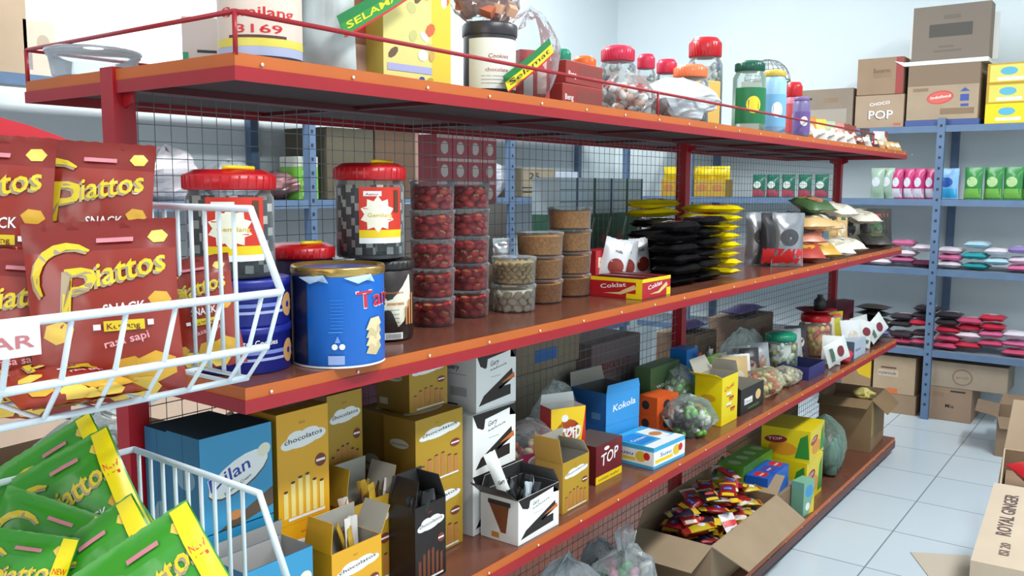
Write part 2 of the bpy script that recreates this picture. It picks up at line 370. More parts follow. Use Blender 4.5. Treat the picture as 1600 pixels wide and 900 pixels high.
# ---------------- snack stand at the near end: red header and white wire baskets ----------------
st = tag(thing('snack_stand'), 'snack display stand with red arched header and two white wire baskets', 'display stand')
BX = .60; 
def basket(zr, prof, nm):
    # prof: (y, z) of the side outline from the back rim round the front lip to the floor
    yb, xl, xr = 1.06, -.15, BX; zf = prof[-1][1]; yf = prof[-1][0]
    b = MB(); r1, r2 = .0042, .0027
    for (y, z) in prof[:1]: b.tube([(xl, yb, zr), (xr, yb, zr)], r1, WIREW, 8)
    for (y, z) in prof[2:]: b.tube([(xl, y, z), (xr, y, z)], r1 if (y, z) != prof[-1] else .0036, WIREW, 8)
    for x in (xl, xr): b.tube([(x, yb, zr)]+[(x, y, z) for y, z in prof[1:3]], r1, WIREW, 8); b.tube([(x, y, z) for y, z in prof[2:]]+[(x, yb, zf)], r2, WIREW)
    n = 15
    for i in range(n):
        x = xl+(xr-xl)*(i+.5)/n; b.tube([(x, y, z) for y, z in prof[2:]]+[(x, yb, zf), (x, yb, zr)], r2, WIREW)
    for x in (xl, xr):
        for i in range(9):
            y = yb-(yb-yf)*(i+.4)/9; zz = zr if y > prof[1][0] else zr+(prof[2][1]-zr)*(prof[1][0]-y)/(prof[1][0]-prof[2][0])
            b.tube([(x, y, zf), (x, y, zz)], r2, WIREW)
    for y in (.9, .98): b.tube([(xl, y, zf), (xr, y, zf)], r2, WIREW)
    return b.build(nm, st)
upper = basket(1.284, [(1.06, 1.284), (.80, 1.284), (.752, 1.196), (.778, 1.134), (.815, 1.094)], 'basket')
lower = basket(.965, [(1.06, .965), (.80, .962), (.752, .868), (.778, .806), (.815, .766)], 'basket')
m = MB(); pts = []
out = [(-.15, 1.05), (-.15, 1.30)]+[(.19+.385*math.sin(q)*1, 1.29+.145*math.cos(q)**.8) for q in [(-.93+i*.0766)*PI/2/.95 for i in range(0)]]
HY = 1.078; sp_ = lambda v: math.copysign(abs(v)**.72, v)
arc = [(.18+.455*sp_(math.cos(q)), 1.235+.170*sp_(math.sin(q))) for q in [i*PI/24 for i in range(25)]]; inn = [(.18+.400*sp_(math.cos(q)), 1.235+.122*sp_(math.sin(q))) for q in [i*PI/24 for i in range(25)]]
HR = M((205, 40, 52), .4)
vs = [(x, HY+s_, z) for s_ in (0, .006) for x, z in arc+inn]; n = 25; fs = []
for i in range(24): fs += [(i, n+i, n+i+1, i+1), (2*n+i, 2*n+i+1, 3*n+i+1, 3*n+i), (i, i+1, 2*n+i+1, 2*n+i), (n+i, 3*n+i, 3*n+i+1, n+i+1)]
m.add(vs, fs, HR)
m.box(-.275, .635, HY, HY+.006, 1.19, 1.235, HR); m.box(-.24, .50, HY+.001, HY+.005, 1.235, 1.345, M((190, 62, 58), .4))
m.build('header', st)
for x in (-.15, .22): m = MB(); m.tube([(x, 1.072, 0), (x, 1.072, 1.26)], .008, WIREW, 8); m.build('stand_leg', st)
m = MB(); m.box(.0, .345, .7465, .7478, 1.168, 1.197, M((235, 222, 216), .5)); m.T(lambda a, b, e: (a, .7465-e, b), 'MAY STAR', .215, 1.1755, .015, M((190, 110, 115), .5), w=.125)
o = m.build('name_strip', st); o['label'] = 'white strip with red lettering on the upper basket rim'
# ---------------- hooks used by the goods ----------------
# ---------------- printed designs ----------------
BRN = M((92, 52, 34), .5); LBR = M((196, 128, 72), .5); TAN = M((225, 190, 130), .5); WHT = M((238, 238, 234), .4); REDP = M((205, 35, 38), .4)
def choc_art(m, S_, w, h, kind):      # wafer-stick box face: cloud with the name, badge, rolls
    k = {'y': (M((226, 165, 24), .4), M((236, 214, 130), .45)), 'b': (M((178, 140, 34), .45), M((186, 122, 66), .5)), 'k': (M((32, 26, 25), .4), M((112, 62, 40), .5))}[kind]
    m.R(S_, 0, w, 0, h, k[0])
    m.T(S_, 'Gery', w*.42, h*.875, h*.035, M((150, 50, 30), .5), rot=.1)
    for cx, cy, rx, ry in ((.5, .745, .36, .055), (.24, .715, .17, .048), (.36, .77, .17, .05), (.62, .775, .2, .052), (.78, .745, .17, .05), (.5, .71, .28, .045)): m.E(S_, w*cx, h*cy, w*rx, h*ry, WHT, .08)
    m.T(S_, 'chocolatos', w*.14, h*.715, h*.062, INK, w=w*.74, rot=.08)
    for i in range(6): 
        x = w*(.10+.14*i); t = h*(.30+.12*(1-abs(i-2.4)/2.4)+.02*(i % 2)); m.R(S_, x, x+w*.085, h*.06, t, k[1]); m.E(S_, x+w*.0425, t, w*.043, h*.012, BRN)
    m.E(S_, w*.83, h*.50, w*.11, h*.06, M((120, 50, 36), .5)); m.R(S_, w*.74, w*.92, h*.49, h*.512, WHT)
    m.R(S_, w*.18, w*.9, h*.03, h*.055, WHT); return m
def choc_box(w, d, h, kind):
    sd = {'y': (196, 140, 30), 'b': (138, 104, 36), 'k': (36, 30, 28)}[kind]; m = MB(); m.box(-w/2, w/2, -d/2, d/2, 0, h, M(sd, .5))
    choc_art(m, front(w, d, h), w, h, kind)
    L = lside(w, d, h); m.E(L, d*.5, h*.62, d*.3, h*.07, M((190, 180, 160), .5)); m.T(L, 'chocolatos', d*.24, h*.60, h*.045, INK, w=d*.52); m.R(L, d*.1, d*.35, h*.1, h*.22, M((190, 180, 160), .5))
    t = topf(w, d, h); m.E(t, w*.5, d*.5, w*.4, d*.2, M((190, 180, 160), .5)); m.T(t, 'chocolatos', w*.2, d*.45, h*.05, INK, w=w*.6); return m
def gery_art(m, S_, w, h):
    m.R(S_, 0, w, 0, h, WHT); m.P(S_, [(0, h), (w, h), (w, h*.80), (w*.86, h*.97), (w*.40, h*.90), (w*.22, h*.72), (w*.1, h*.78)], BLACK)
    m.P(S_, [(w*.28, h*.88), (w*.86, h*.95), (w*.84, h*.62), (w*.56, h*.52), (w*.24, h*.66)], WHT)
    m.T(S_, 'Gery', w*.34, h*.74, h*.12, INK, shear=.25, rot=.12); m.T(S_, 'saluut', w*.34, h*.66, h*.055, INK, w=w*.42, rot=.12, shear=.2)
    m.R(S_, w*.36, w*.60, h*.55, h*.556, INK)
    m.P(S_, [(w*.06, h*.10), (w*.18, h*.26), (w*.90, h*.62), (w*.93, h*.44), (w*.55, h*.34), (w*.86, h*.34), (w*.86, h*.16), (w*.25, h*.12)], M((36, 28, 26), .45)); m.P(S_, [(w*.62, h*.40), (w*.95, h*.54), (w*.97, h*.44)], M((205, 110, 50), .4)); return m
def gery_box(w, d, h):
    m = bx(w, d, h, M((214, 214, 212), .5)); gery_art(m, front(w, d, h), w, h); L = lside(w, d, h)
    m.T(L, 'Gery', d*.2, h*.7, h*.13, INK, shear=.2); m.R(L, d*.25, d*.75, h*.62, h*.626, INK); m.R(L, d*.3, d*.75, h*.25, h*.40, M((168, 168, 168), .6)); m.R(L, d*.15, d*.5, h*.08, h*.11, INK); return m
def top_art(m, S_, w, h, base, txt=WHT, strip=YEL):
    m.R(S_, 0, w, 0, h, base); m.R(S_, 0, w, 0, h*.2, strip); m.T(S_, 'TOP', w*.18, h*.42, h*.42, txt, w=w*.66, rot=.12, shear=.2); m.E(S_, w*.4, h*.86, w*.1, h*.05, txt); m.T(S_, 'coklat wafer', w*.1, h*.07, h*.09, INK, w=w*.8); return m
# piattos bags ------------------------------------------------------
def piattos(w, h, t, sd, base, tip, txt, side=None):
    B = M(base, .25, spec=.7); m, F = pillow(w, h, t, B, sd, 20, 24, matend=tip, endh=4)
    G = lambda a, b, e: F(max(-w*.495, min(w*.495, a)), b, e)
    gold = M((222, 196, 40), .35); sil = M((168, 150, 120), .35, .2); chip = M((214, 164, 52), .45, nz=.12, nsc=30); chip2 = M((232, 196, 84), .45)
    def hexa(cx, cy, r, mt, ro=0): m.P(G, [(cx+r*1.15*math.cos(q+ro), cy+r*.85*math.sin(q+ro)) for q in [i*PI/3 for i in range(6)]], mt, 4)
    for cx, cy, r, mt, ro in ((-.30, .40, .095, chip2, .3), (.38, .55, .07, chip, .9), (.38, .90, .06, chip2, .1), (.14, .17, .12, chip, .2), (-.06, .10, .11, chip2, .8), (.32, .18, .13, chip, .5), (.05, .055, .08, chip2, .2), (-.30, .15, .09, chip, .6), (.22, .07, .1, chip2, 1.0), (-.16, .19, .07, chip, 0)): hexa(w*cx, h*cy, w*r, mt, ro)
    for mt, o in ((sil, -.0032), (gold, 0)):
        m.T(G, 'P', -w*.27+o, h*.50+o, h*.34, mt, w=w*.22, rot=.06, shear=.18); m.T(G, 'iattos', -w*.03+o, h*.635+o, h*.185, mt, w=w*.47, rot=.20, shear=.2)
        arc = [(-w*.20+w*.225*math.cos(q)+o, h*.69+h*.175*math.sin(q)+o, q) for q in [(.95+i*.34) for i in range(9)]]; e = m.lift(); vs = []
        for i, (px_, py_, q) in enumerate(arc): k = w*.028*math.sin((i+.6)/9.2*PI)+.0006; vs += [G(px_-k*math.cos(q), py_-k*math.sin(q), e), G(px_+k*math.cos(q), py_+k*math.sin(q), e)]
        m.add(vs, [(2*i, 2*i+1, 2*i+3, 2*i+2) for i in range(8)], mt)
    m.T(G, 'SNACK', w*.0, h*.475, h*.085, WHT, w=w*.28, rot=.05, shear=.1); m.R(G, w*.0, w*.27, h*.39, h*.445, gold, 4, 2); m.T(G, txt, w*.02, h*.40, h*.045, M((120, 40, 20), .5), w=w*.22)
    m.R(G, -w*.07, -w*.02, h*.40, h*.43, WHT); m.R(G, w*.29, w*.33, h*.41, h*.44, WHT)
    m.T(G, 'rasa sapi', w*.0, h*.30, h*.06, M((235, 170, 175), .4), w=w*.30, rot=.18)
    if side: m.R(G, w*.36, w*.495, h*.01, h*.99, side, 3, 16); m.T(G, 'NEW', w*.375, h*.74, h*.06, M((214, 70, 30), .4), w=w*.11); m.R(G, w*.385, w*.475, h*.695, h*.715, M((214, 70, 30), .4))
    m.R(G, -w*.02, w*.22, h*.875, h*.90, M((206, 130, 140), .4), 4, 1); return m
rb = random.Random(4)
PR = [Proto(piattos(.185, .235, .05, s_, (148, 46, 32), M((128, 36, 28), .3), 'Kentang').build('snack_bag')) for s_ in (1, 2)]
def view_bag(pr, u, v, y, lab, grp, rz=None, rx=-.15, ry=0, sc=1):      # centre of the bag on the sight line at depth y
    o = pr.get(); x, z = oy(u, v, y); h = .235*sc
    o.rotation_euler = (rx, ry, rz if rz is not None else -.62); o.scale = (sc, sc, sc)
    c = Euler((rx, ry, o.rotation_euler.z)).to_matrix() @ Vector((0, 0, h/2)); o.location = Vector((x, y, z))-c
    tag(o, lab, 'snack', grp); return o
G1 = 'red snack bags in the upper basket'; BG = []
for i, (u, v, y, ry, rx, sc, lab) in enumerate([
    (64, 430, 1.02, -.3, -.05, .60, 'red snack bag mostly hidden behind the others in the upper basket'),
    (-34, 350, 1.0, .05, -.06, .80, 'red potato snack bag at the left edge of the photo, reaching highest'),
    (140, 345, 1.0, .05, -.06, .76, 'upright red potato snack bag at the top of the pile in the upper basket'),
    (300, 492, .93, -.14, -.20, .58, 'small leaning red snack bag at the right end of the upper basket'),
    (8, 520, .95, .10, -.20, .74, 'red snack bag low at the left behind the white lettered strip'),
    (168, 478, .91, -.04, -.16, .80, 'red potato snack bag with the whole name showing in the middle of the upper basket')]):
    BG.append(view_bag(PR[i % 2], u, v, y, lab, G1, rx=rx, ry=ry, sc=sc))
settle(BG, (-.5, -.85, 0), .003)
fl_ = [view_bag(PR[1], 110, 610, .90, 'red snack bag lying flat on the floor of the upper basket at the left', G1, rx=-1.35, ry=0, sc=.7, rz=-1.4), view_bag(PR[0], 262, 590, .90, 'red snack bag lying flat at the right of the upper basket floor', G1, rx=-1.35, ry=0, sc=.62, rz=-.2)]
for o, x in zip(fl_, (.20, .47)): o.location = (x-.06, .80, 1.108); o.rotation_euler = (-PI/2+.06, 0, -.15)
PG = [Proto(piattos(.18, .235, .05, s_, (58, 148, 38), M((58, 148, 38), .25), 'Rumput Laut', M((236, 214, 20), .3)).build('snack_bag')) for s_ in (3, 5)]
G2 = 'green snack bags in the lower basket'; BG = []
for i, (u, v, y, ry, rx, sc, rz, lab) in enumerate([
    (120, 785, 1.03, -.55, -.3, .74, -.7, 'rearmost green snack bag peeking above the others in the lower basket'),
    (134, 815, 1.0, -.50, -.4, .82, -.7, 'green seaweed snack bag with its gold name showing at the back of the lower basket'),
    (50, 880, .99, .35, -.3, .66, -.9, 'crumpled green snack bag at the left of the lower basket'),
    (190, 880, .96, -.60, -.40, .78, -.7, 'green snack bag half covered by the foremost one in the lower basket'),
    (10, 930, .95, .2, -.4, .62, -.8, 'green snack bag in the bottom left corner of the lower basket'),
    (262, 885, .91, -.55, -.40, .84, -.62, 'foremost green snack bag with wide yellow side and red print in the lower basket')]):
    BG.append(view_bag(PG[i % 2], u, v, y, lab, G2, rz=rz, rx=rx, ry=ry, sc=sc))
settle(BG, (-.5, -.85, 0), .003)
# ---------------- jars, tins and tubs on the middle shelf ----------------
def sticks(R, z0, z1, n=15, r=None):
    m = MB(); r = r or R*.19; a = M((34, 31, 30), .5); b = M((214, 208, 196), .5); seg = 9; q = 6
    for ring, cnt in ((R-r-.0025, n),):
        for i in range(cnt):
            t = 2*PI*i/cnt; cx, cy = ring*math.cos(t), ring*math.sin(t); ph = i*2
            vs = [(cx+r*math.cos(2*PI*k/q), cy+r*math.sin(2*PI*k/q), z0+(z1-z0)*j/seg+(.006 if i % 3 == 0 else 0)) for j in range(seg+1) for k in range(q)]
            fa = []; fb = []
            for j in range(seg):
                for k in range(q): f = (j*q+k, j*q+(k+1) % q, (j+1)*q+(k+1) % q, (j+1)*q+k); (fb if (j+k+ph) % 3 == 0 else fa).append(f)
            m.add(vs, fa, a); m.add(vs, fb, b); m.add(vs[-q:], [tuple(range(q))], b)
    m.lathe([(R-2*r, z0), (R-2*r, z1-.01)], M((60, 56, 52), .7), 16); return m
def screw_lid(R, z, h, mat, nm, par, handle=None):
    m = MB(); m.lathe([(R*1.0, z), (R*1.05, z+.002), (R*1.05, z+h*.75), (R*.98, z+h*.8), (R*.80, z+h), (R*.2, z+h)], mat, 32)
    for i in range(32): q = 2*PI*i/32; m.box(R*1.045, R*1.06, -.0012, .0012, z+.003, z+h*.7, mat, X=Matrix.Rotation(q, 3, 'Z').to_4x4())
    l = m.build(nm, par)
    if handle:
        k = MB(); k.tube([(R*.62, -R*.35, z+h+.002), (R*.15, -R*.78, z+h+.003), (-.0, -R*.80, z+h+.002)], .0032, handle, 6); k.build('handle', l)
    return l
def wafer_jar(R, H, nm='wafer_jar'):
    t = thing(nm); lh = .03
    m = MB(); m.lathe([(R*.9, 0), (R, .004), (R, H-lh-.012), (R*.93, H-lh-.004), (R*.93, H-lh+.002)], clear(op=.05, bump=0), 32, cap=False); m.build('jar_body', t)
    m = MB(); m.lathe([(R*.86, .001), (R*.9, .006)], M((60, 58, 56), .4), 24); m.build('base', t)
    o = sticks(R, .008, H-lh-.014).build('wafer_rolls', t); o['kind'] = 'stuff'
    screw_lid(R, H-lh, lh, LID, 'lid', t, YEL)
    F = cyl(R+.0006); m = MB(); w = R*1.35; h = H*.58; x = R*.30; z = H*.17
    m.R(F, x-w/2, x+w/2, z, z+h, M((210, 50, 30), .4), 10); m.R(F, x-w/2, x+w/2, z, z+h*.10, WHT, 10); m.R(F, x-w/2, x+w/2, z+h*.10, z+h*.24, YEL, 10)
    pts = [(x-w*.10+(.40 if i % 2 else .30)*w*math.cos(i*PI/10)*.95, z+h*.52+(.30 if i % 2 else .22)*h*math.sin(i*PI/10)*1.1) for i in range(20)]; m.P(F, pts, M((244, 240, 214), .4), 3)
    m.T(F, 'Gemilang', x-w*.32, z+h*.47, h*.1, M((214, 180, 40), .4), w=w*.55); m.R(F, x-w*.40, x-w*.02, z+h*.84, z+h*.93, WHT, 4); m.T(F, 'Astor', x-w*.36, z+h*.855, h*.06, REDP, w=w*.28)
    m.R(F, x+w*.28, x+w*.40, z+h*.55, z+h*.95, BRN, 3); m.build('label', t); return t
xA, yA, RA, _ = CY(275, 418, 262, 0, Z2, 1.15)
blt = {'n': 0}
def tin_blue(lab, x, y, z, R, h):
    m = MB(); b = M((30, 40, 138), .35); m.lathe([(R*.97, 0), (R, .003), (R, h-.012), (R*1.03, h-.011), (R*1.03, h-.001), (R*.98, h), (R*.3, h-.001)], b, 32)
    F = cyl(R+.0004); m.R(F, -R*1.3, R*1.3, h*.28, h*.34, M((170, 180, 220), .4), 10); m.R(F, -R*1.3, R*1.3, h*.42, h*.50, M((120, 135, 200), .4), 10)
    m.E(F, R*.5, h*.42, R*.22, h*.26, M((204, 150, 96), .5), rings=2); m.E(F, R*.5, h*.42, R*.06, h*.07, b); m.T(F, 'Butter Cookies', -R*.9, h*.62, h*.16, WHT, w=R*1.0)
    return tag(put(m.build('cookie_tin'), x, y, z), lab, 'tin')
RT = .068
tin_blue('dark blue cookie tin on the middle shelf under another blue tin behind the basket', xA+.012, 1.12, Z2, RT, .070)
tin_blue('dark blue cookie tin carrying the lowest-standing striped wafer jar', xA+.012, 1.12, Z2+.0705, RT, .070)
a = wafer_jar(.064, .160); tag(put(a, xA-.004, 1.125, Z2+.1415, -.80), 'red-lidded jar of black and white wafer rolls on blue tins behind the basket', 'jar')
def choc_jar(R, H, red=False):
    t = thing('chocolate_jar'); m = MB(); bk = M((44, 34, 30), .35); m.lathe([(R*.93, 0), (R, .004), (R, H*.84), (R*.92, H*.87)], bk if not red else M((40, 30, 60), .35), 32)
    F = cyl(R+.0004)
    if not red:
        m.P(F, [(-R*1.1, H*.80), (R*.9, H*.80), (R*.98, H*.5), (R*.62, H*.24), (R*.4, H*.18), (-R*1.1, H*.17)], CREAM, 4); m.T(F, 'Chocolate', -R*.2, H*.58, H*.045, M((200, 120, 60), .5), w=R*.8); m.R(F, 0, R*.62, H*.44, H*.47, M((205, 140, 90), .5), 3)
        for i in range(4): m.R(F, -R*.2, R*.42, H*(.38-.05*i), H*(.385-.05*i), INK, 3)
        m.R(F, -R*.1, R*.55, H*.03, H*.11, WHT, 5)
        for i in range(11): m.R(F, R*(-.06+.05*i), R*(-.04+.05*i), H*.04, H*.10, INK)
        for i in range(3): m.R(F, R*(.66+.14*i), R*(.74+.14*i), H*.2, H*(.42+.08*i), LBR, 1)
    else: m.R(F, -R, R, H*.2, H*.7, M((46, 30, 80), .4), 8); m.E(F, R*.2, H*.45, R*.5, H*.18, M((150, 90, 50), .5), rings=3)
    m.build('jar_body', t); screw_lid(R, H*.86, H*.14, LID if red else M((40, 36, 34), .4), 'lid', t, YEL if red else None); return t
x, y, R, h = CY(597, 648, 398, 532, Z2); R = .052; tag(put(choc_jar(R, .150), x-.012, y+.022, Z2, -.7), 'dark jar with cream label and barcode, right of the blue biscuit tin', 'jar')
CJX, CJY = x-.012, y+.022
a = wafer_jar(.061, .168); tag(put(a, CJX-.028, CJY+.006, Z2+.1505, -.72), 'red-lidded jar of black and white wafer rolls standing highest, beside red fruit tubs', 'jar')
x, y, R, h = CY(415, 520, 380, 0, Z2, 1.2); tag(put(choc_jar(.056, h, True), x, y, Z2, -.7), 'red-lidded dark jar with yellow handle half hidden behind the blue biscuit tin', 'jar')
# the blue biscuit tin
t = thing('biscuit_tin'); x, y, R, h = CY(457, 605, 412, 576, Z2); H = h; BL = M((18, 104, 196), .35); m = MB(); m.lathe([(R*.985, 0), (R, .002), (R, H-.014)], BL, 48)
F = cyl(R+.0003); m.R(F, -R*1.4, R*1.4, 0, .003, WHT, 20); m.R(F, -R*1.5, -R*.72, .004, H-.015, M((24, 34, 74), .35), 8)
m.T(F, 'Tango', R*.37, H*.58, H*.26, WHT, w=R*1.75, rot=.06); m.e += .0004; m.T(F, 'Tango', R*.39, H*.59, H*.235, M((208, 40, 60), .35), w=R*1.66, rot=.06)
for k in range(4): m.P(F, [(R*.58, H*(.13+.08*k)), (R*.86, H*(.10+.08*k)), (R*1.05, H*(.18+.08*k)), (R*.96, H*(.25+.08*k)), (R*.70, H*(.24+.08*k))], M((226, 206, 160) if k % 2 else (206, 184, 138), .5), 2)
m.R(F, -R*.24, R*.10, H*.04, H*.13, M((150, 170, 215), .5), 4); m.R(F, -R*.22, R*.06, H*.36, H*.37, M((70, 150, 225), .5), 3)
for k in range(9): m.R(F, -R*.18, R*.08, H*(.40+.035*k), H*(.405+.035*k), M((60, 140, 220), .5), 3)
m.E(F, -R*.1, H*.22, R*.06, H*.03, WHT); m.E(F, R*.05, H*.22, R*.06, H*.03, WHT); m.P(F, [(-R*.1, H*.26), (R*.02, H*.26), (-R*.04, H*.33)], M((120, 160, 230), .5))
for cx in (-.5, .5): m.P(F, [(R*(cx-.4), H*.90), (R*(cx-.1), H*.84), (R*(cx+.1), H*.87), (R*(cx+.3), H*.85), (R*(cx+.2), H*.93)], M((190, 215, 240), .4), 2)
m.build('tin_body', t); m = MB(); GOLD = M((196, 160, 90), .25, .8); m.lathe([(R*1.0, H-.014), (R*1.02, H-.012), (R*1.025, H-.003), (R*1.0, H), (R*.97, H), (R*.96, H-.006), (R*.2, H-.007)], GOLD, 48); m.lathe([(R*.955, H-.0060), (R*.1, H-.0055)], M((70, 80, 140), .4), 40); m.build('lid', t)
tag(put(t, x, y, Z2, -.73), 'large bright blue round biscuit tin with gold rim at the shelf corner', 'tin')
# clear food tubs
def tub(R, H, kind, nm):
    t = thing(nm); m = MB(); m.lathe([(R*.9, 0), (R*.96, .003), (R, H*.86), (R*1.03, H*.87), (R*1.03, H*.985), (R*.98, H), (R*.2, H)], clear(op=.03, bump=.15), 28, cap=True); m.build('tub_body', t)
    rd = random.Random(int(R*1e4)+len(kind)); m = MB()
    if kind == 'red':
        cs = [M((206, 34, 48), .3), M((222, 66, 54), .3), M((180, 28, 44), .3)]; hi = M((246, 190, 110), .35)
        for j in range(3):
            for i in range(9):
                q = 2*PI*(i+.5*(j % 2))/9+rd.uniform(-.08, .08); a = (R*.74*math.cos(q), R*.74*math.sin(q), H*(.16+.25*j)+rd.uniform(-.002, .002)); X = Euler((rd.uniform(-.5, .5), rd.uniform(-.8, .8), q)).to_matrix()
                m.ell(a, (R*.18, R*.30, H*.15), cs[(i+j) % 3], 8, 6, X)
                if rd.random() < .75: m.ell((a[0]*1.115, a[1]*1.115, a[2]+.003), (R*.08, R*.20, H*.075), hi, 8, 4, X)  # highlights on the fruit, painted as small pale ellipsoids
        m.lathe([(R*.62, .003), (R*.62, H*.78)], cs[2], 14)
    elif kind == 'crumb':
        m.lathe([(R*.93, .004), (R*.95, H*.82)], M((232, 168, 98), .6, nz=.3, nsc=170, bump=.4), 24)
    else:
        c = M((216, 188, 140), .6, nz=.15, nsc=200) if kind == 'nut' else M((236, 228, 208), .5); n, lv = (16, 5) if kind == 'nut' else (11, 3)
        for j in range(lv):
            for i in range(n):
                q = 2*PI*(i+.5*(j % 2))/n; m.ell((R*.84*math.cos(q), R*.84*math.sin(q), H*(.10+.74*j/lv)+.003), (R*.11, R*(.17 if kind == 'nut' else .26), H*.42/lv), c, 7, 4, Euler((rd.uniform(-1, 1), 0, q)).to_matrix())
        m.lathe([(R*.76, .003), (R*.76, H*.8)], c, 14)
    o = m.build('filling', t); o['kind'] = 'stuff'; return t
FILL = {}
def tubs(specs, z, R, H, kind, labf, grp, cat='tub'):
    if (kind, R, H) not in FILL: FILL[(kind, R, H)] = Proto(tub(R, H, kind, 'food_tub'))
    p = FILL[(kind, R, H)]
    for i, (x, y, k) in enumerate(specs):
        o = p.get(); o.parent = None; put(o, x, y, z+k*(H+.0006), (k*1.3+i) % 6); tag(o, labf(i, k), cat, grp)
lev = ['bottom', 'second', 'third', 'fourth', 'top']
HR_ = .051
x1, y1, _, _ = CY(640, 713, 0, 512, Z2); x2, y2, _, _ = CY(700, 770, 0, 499, Z2); R1 = .0445
tubs([(x1, y1, k) for k in range(5)], Z2, R1, .0575, 'red', lambda i, k: 'clear tub of red candied fruit, %s of the left tower of five' % lev[k], 'tubs of red candied fruit')
tubs([(x2+.006, y2+.010, k) for k in range(5)], Z2, R1, .0575, 'red', lambda i, k: 'clear tub of red candied fruit, %s of the right tower of five' % lev[k], 'tubs of red candied fruit')
x, y, R, h = CY(765, 838, 0, 490, Z2); RN = .0495
tubs([(x+.003, y, 0)], Z2, RN, .061, 'white', lambda i, k: 'clear tub of white coated nuts under the tub of pale peanuts', 'tubs of nuts')
tubs([(x+.003, y, 1)], Z2, RN, .061, 'nut', lambda i, k: 'clear tub of pale peanuts stacked on the tub of white nuts', 'tubs of nuts')
xa, ya, R, h = CY(805, 881, 0, 476, Z2); xb, yb, _, _ = CY(850, 926, 0, 467, Z2); RB = .056
lev4 = ['bottom', 'second lowest', 'third', 'top']
tubs([(xa, ya, k) for k in range(3)], Z2, RB, .0565, 'crumb', lambda i, k: 'clear tub of brown crumbs, %s of the nearer stack of three' % ('bottom', 'middle', 'top')[k], 'tubs of brown crumbs')
tubs([(xb+.02, yb+.012, k) for k in range(4)], Z2, RB, .0565, 'crumb', lambda i, k: 'clear tub of brown crumbs, %s of the farther stack of four' % lev4[k], 'tubs of brown crumbs')
m, F = pillow(.05, .06, .03, M((190, 190, 192), .2, .6), 3, 8, 8); o = m.build('foil_packet'); x, z = oy(783, 392, 1.25); tag(put(o, x, 1.25, z-.03, -.3), 'small silver foil packet showing between red and brown tubs', 'packet')
m = bx(.06, .05, max(.02, z-.03-Z2), CARD); o = m.build('carton'); tag(put(o, x, 1.25, Z2), 'small plain carton under the silver packet between the tub towers', 'box')
# ---------------- packets and boxes further along the middle shelf ----------------
def vcard(m, S_, w, h, cols, name=None, seed=0):      # generic packet print
    rd = random.Random(seed); m.R(S_, w*.0, w, h*.0, h, cols[0], 4, 3)
    m.R(S_, w*.12, w*.88, h*.55, h*.82, cols[1], 3, 2); m.E(S_, w*.5, h*.3, w*.28, h*.16, cols[2], rings=2)
    if name: m.T(S_, name, w*.18, h*.62, h*.14, cols[3], w=w*.64)
t = thing('snack_carton'); x0, w, z, h = FY(1005, 1052, 437, 465, 1.02, Z2); w = .155; d = .15; RB_ = M((178, 28, 38), .35)
m = wallbox(w, d, h, RB_, M((120, 24, 30), .5)); Fs = front(w, d, h); Ls = lside(w, d, h)
for S_, a in ((Fs, w), (Ls, d)):
    m.R(S_, 0, a, h*.82, h, YEL); m.P(S_, [(a*.25, h*.2), (a*.55, h*.3), (a*.85, h*.7), (a*.9, h*.5), (a*.6, h*.18)], TAN); m.T(S_, 'Coklat', a*.2, h*.42, h*.3, WHT, w=a*.5, rot=.12)
m.R(Ls, d*.88, d, 0, h, YEL); m.R(Fs, w*.85, w, 0, h*.4, YEL); m.R(Ls, d*.7, d*.88, 0, h*.25, YEL); m.build('box_body', t)
for i in range(5): q = MB(); q.box(-w/2+.004+i*.030, -w/2+.031+i*.030, -d/2+.004, d/2-.004, .004, h-.004+(.006 if i % 2 else 0), M((110, 40, 44), .35)); q.build('bar', t)
tag(put(t, x0+w/2, 1.02+d/2+.002, Z2), 'open low red and yellow box of chocolate bars at the front of the middle shelf', 'box', None)
m = bx(.115, .06, .105, M((176, 26, 36), .35)); vcard(m, front(.115, .06, .105), .115, .105, [M((186, 28, 38), .35), M((236, 214, 190), .5), M((230, 190, 70), .4), REDP], 'Wafer')
x0, w, z, h = FY(926, 970, 375, 0, 1.235, Z2); tag(put(m.build('snack_carton'), x0+.07, 1.262, Z2), 'upright red pack with pale print behind the open red box', 'box')
WP = []
m, F = pillow(.085, .125, .035, M((224, 226, 228), .3), 6, 10, 12); m.E(lambda a, b, e: F(a, b, e), 0, .05, .026, .022, M((140, 50, 40), .5), rings=3); m.T(F, 'milk', -.012, .088, .012, INK, w=.024); WP = Proto(m.build('white_packet'))
for i, (u, y, rz, lb) in enumerate(((975, 1.215, -.5, 'white packet with brown picture leaning left beside the upright red pack'), (1003, 1.215, -.3, 'white packet standing at the left of the black packs'), (1020, 1.225, -.2, 'white packet squeezed against the black packs'), (952, 1.215, -.6, 'white packet peeking over the upright red pack'))):
    o = WP.get(); x, _ = oy(u, 400, y); tag(put(o, x, y, Z2, rz, -.08, (.1, -.1, .05, .3)[i]), lb, 'packet', 'white packets')
def stackpk(nm, mat, matp, n, sd=1, w=.17, d=.105, t=.025, txt=None, tc=None, pw=6):
    ps = []
    for s_ in range(n):
        m, F = pillow(w, d, t, mat, sd+s_, 14, 10, amp=.25, pw=pw); m.P(F, [(-w*.25, d*.35), (w*.05, d*.3), (w*.3, d*.5), (w*.1, d*.7), (-w*.2, d*.6)], matp, 2)
        if txt: m.T(F, txt, -w*.3, d*.62, d*.16, tc, w=w*.5)
        ps.append(Proto(m.build(nm)))
    return ps
BK = stackpk('black_packet', M((26, 25, 27), .28), M((110, 60, 62), .4), 2, 3, pw=6,  txt='Kopi', tc=M((190, 190, 195), .4))
rd = random.Random(8); BKS = []; YKS = []
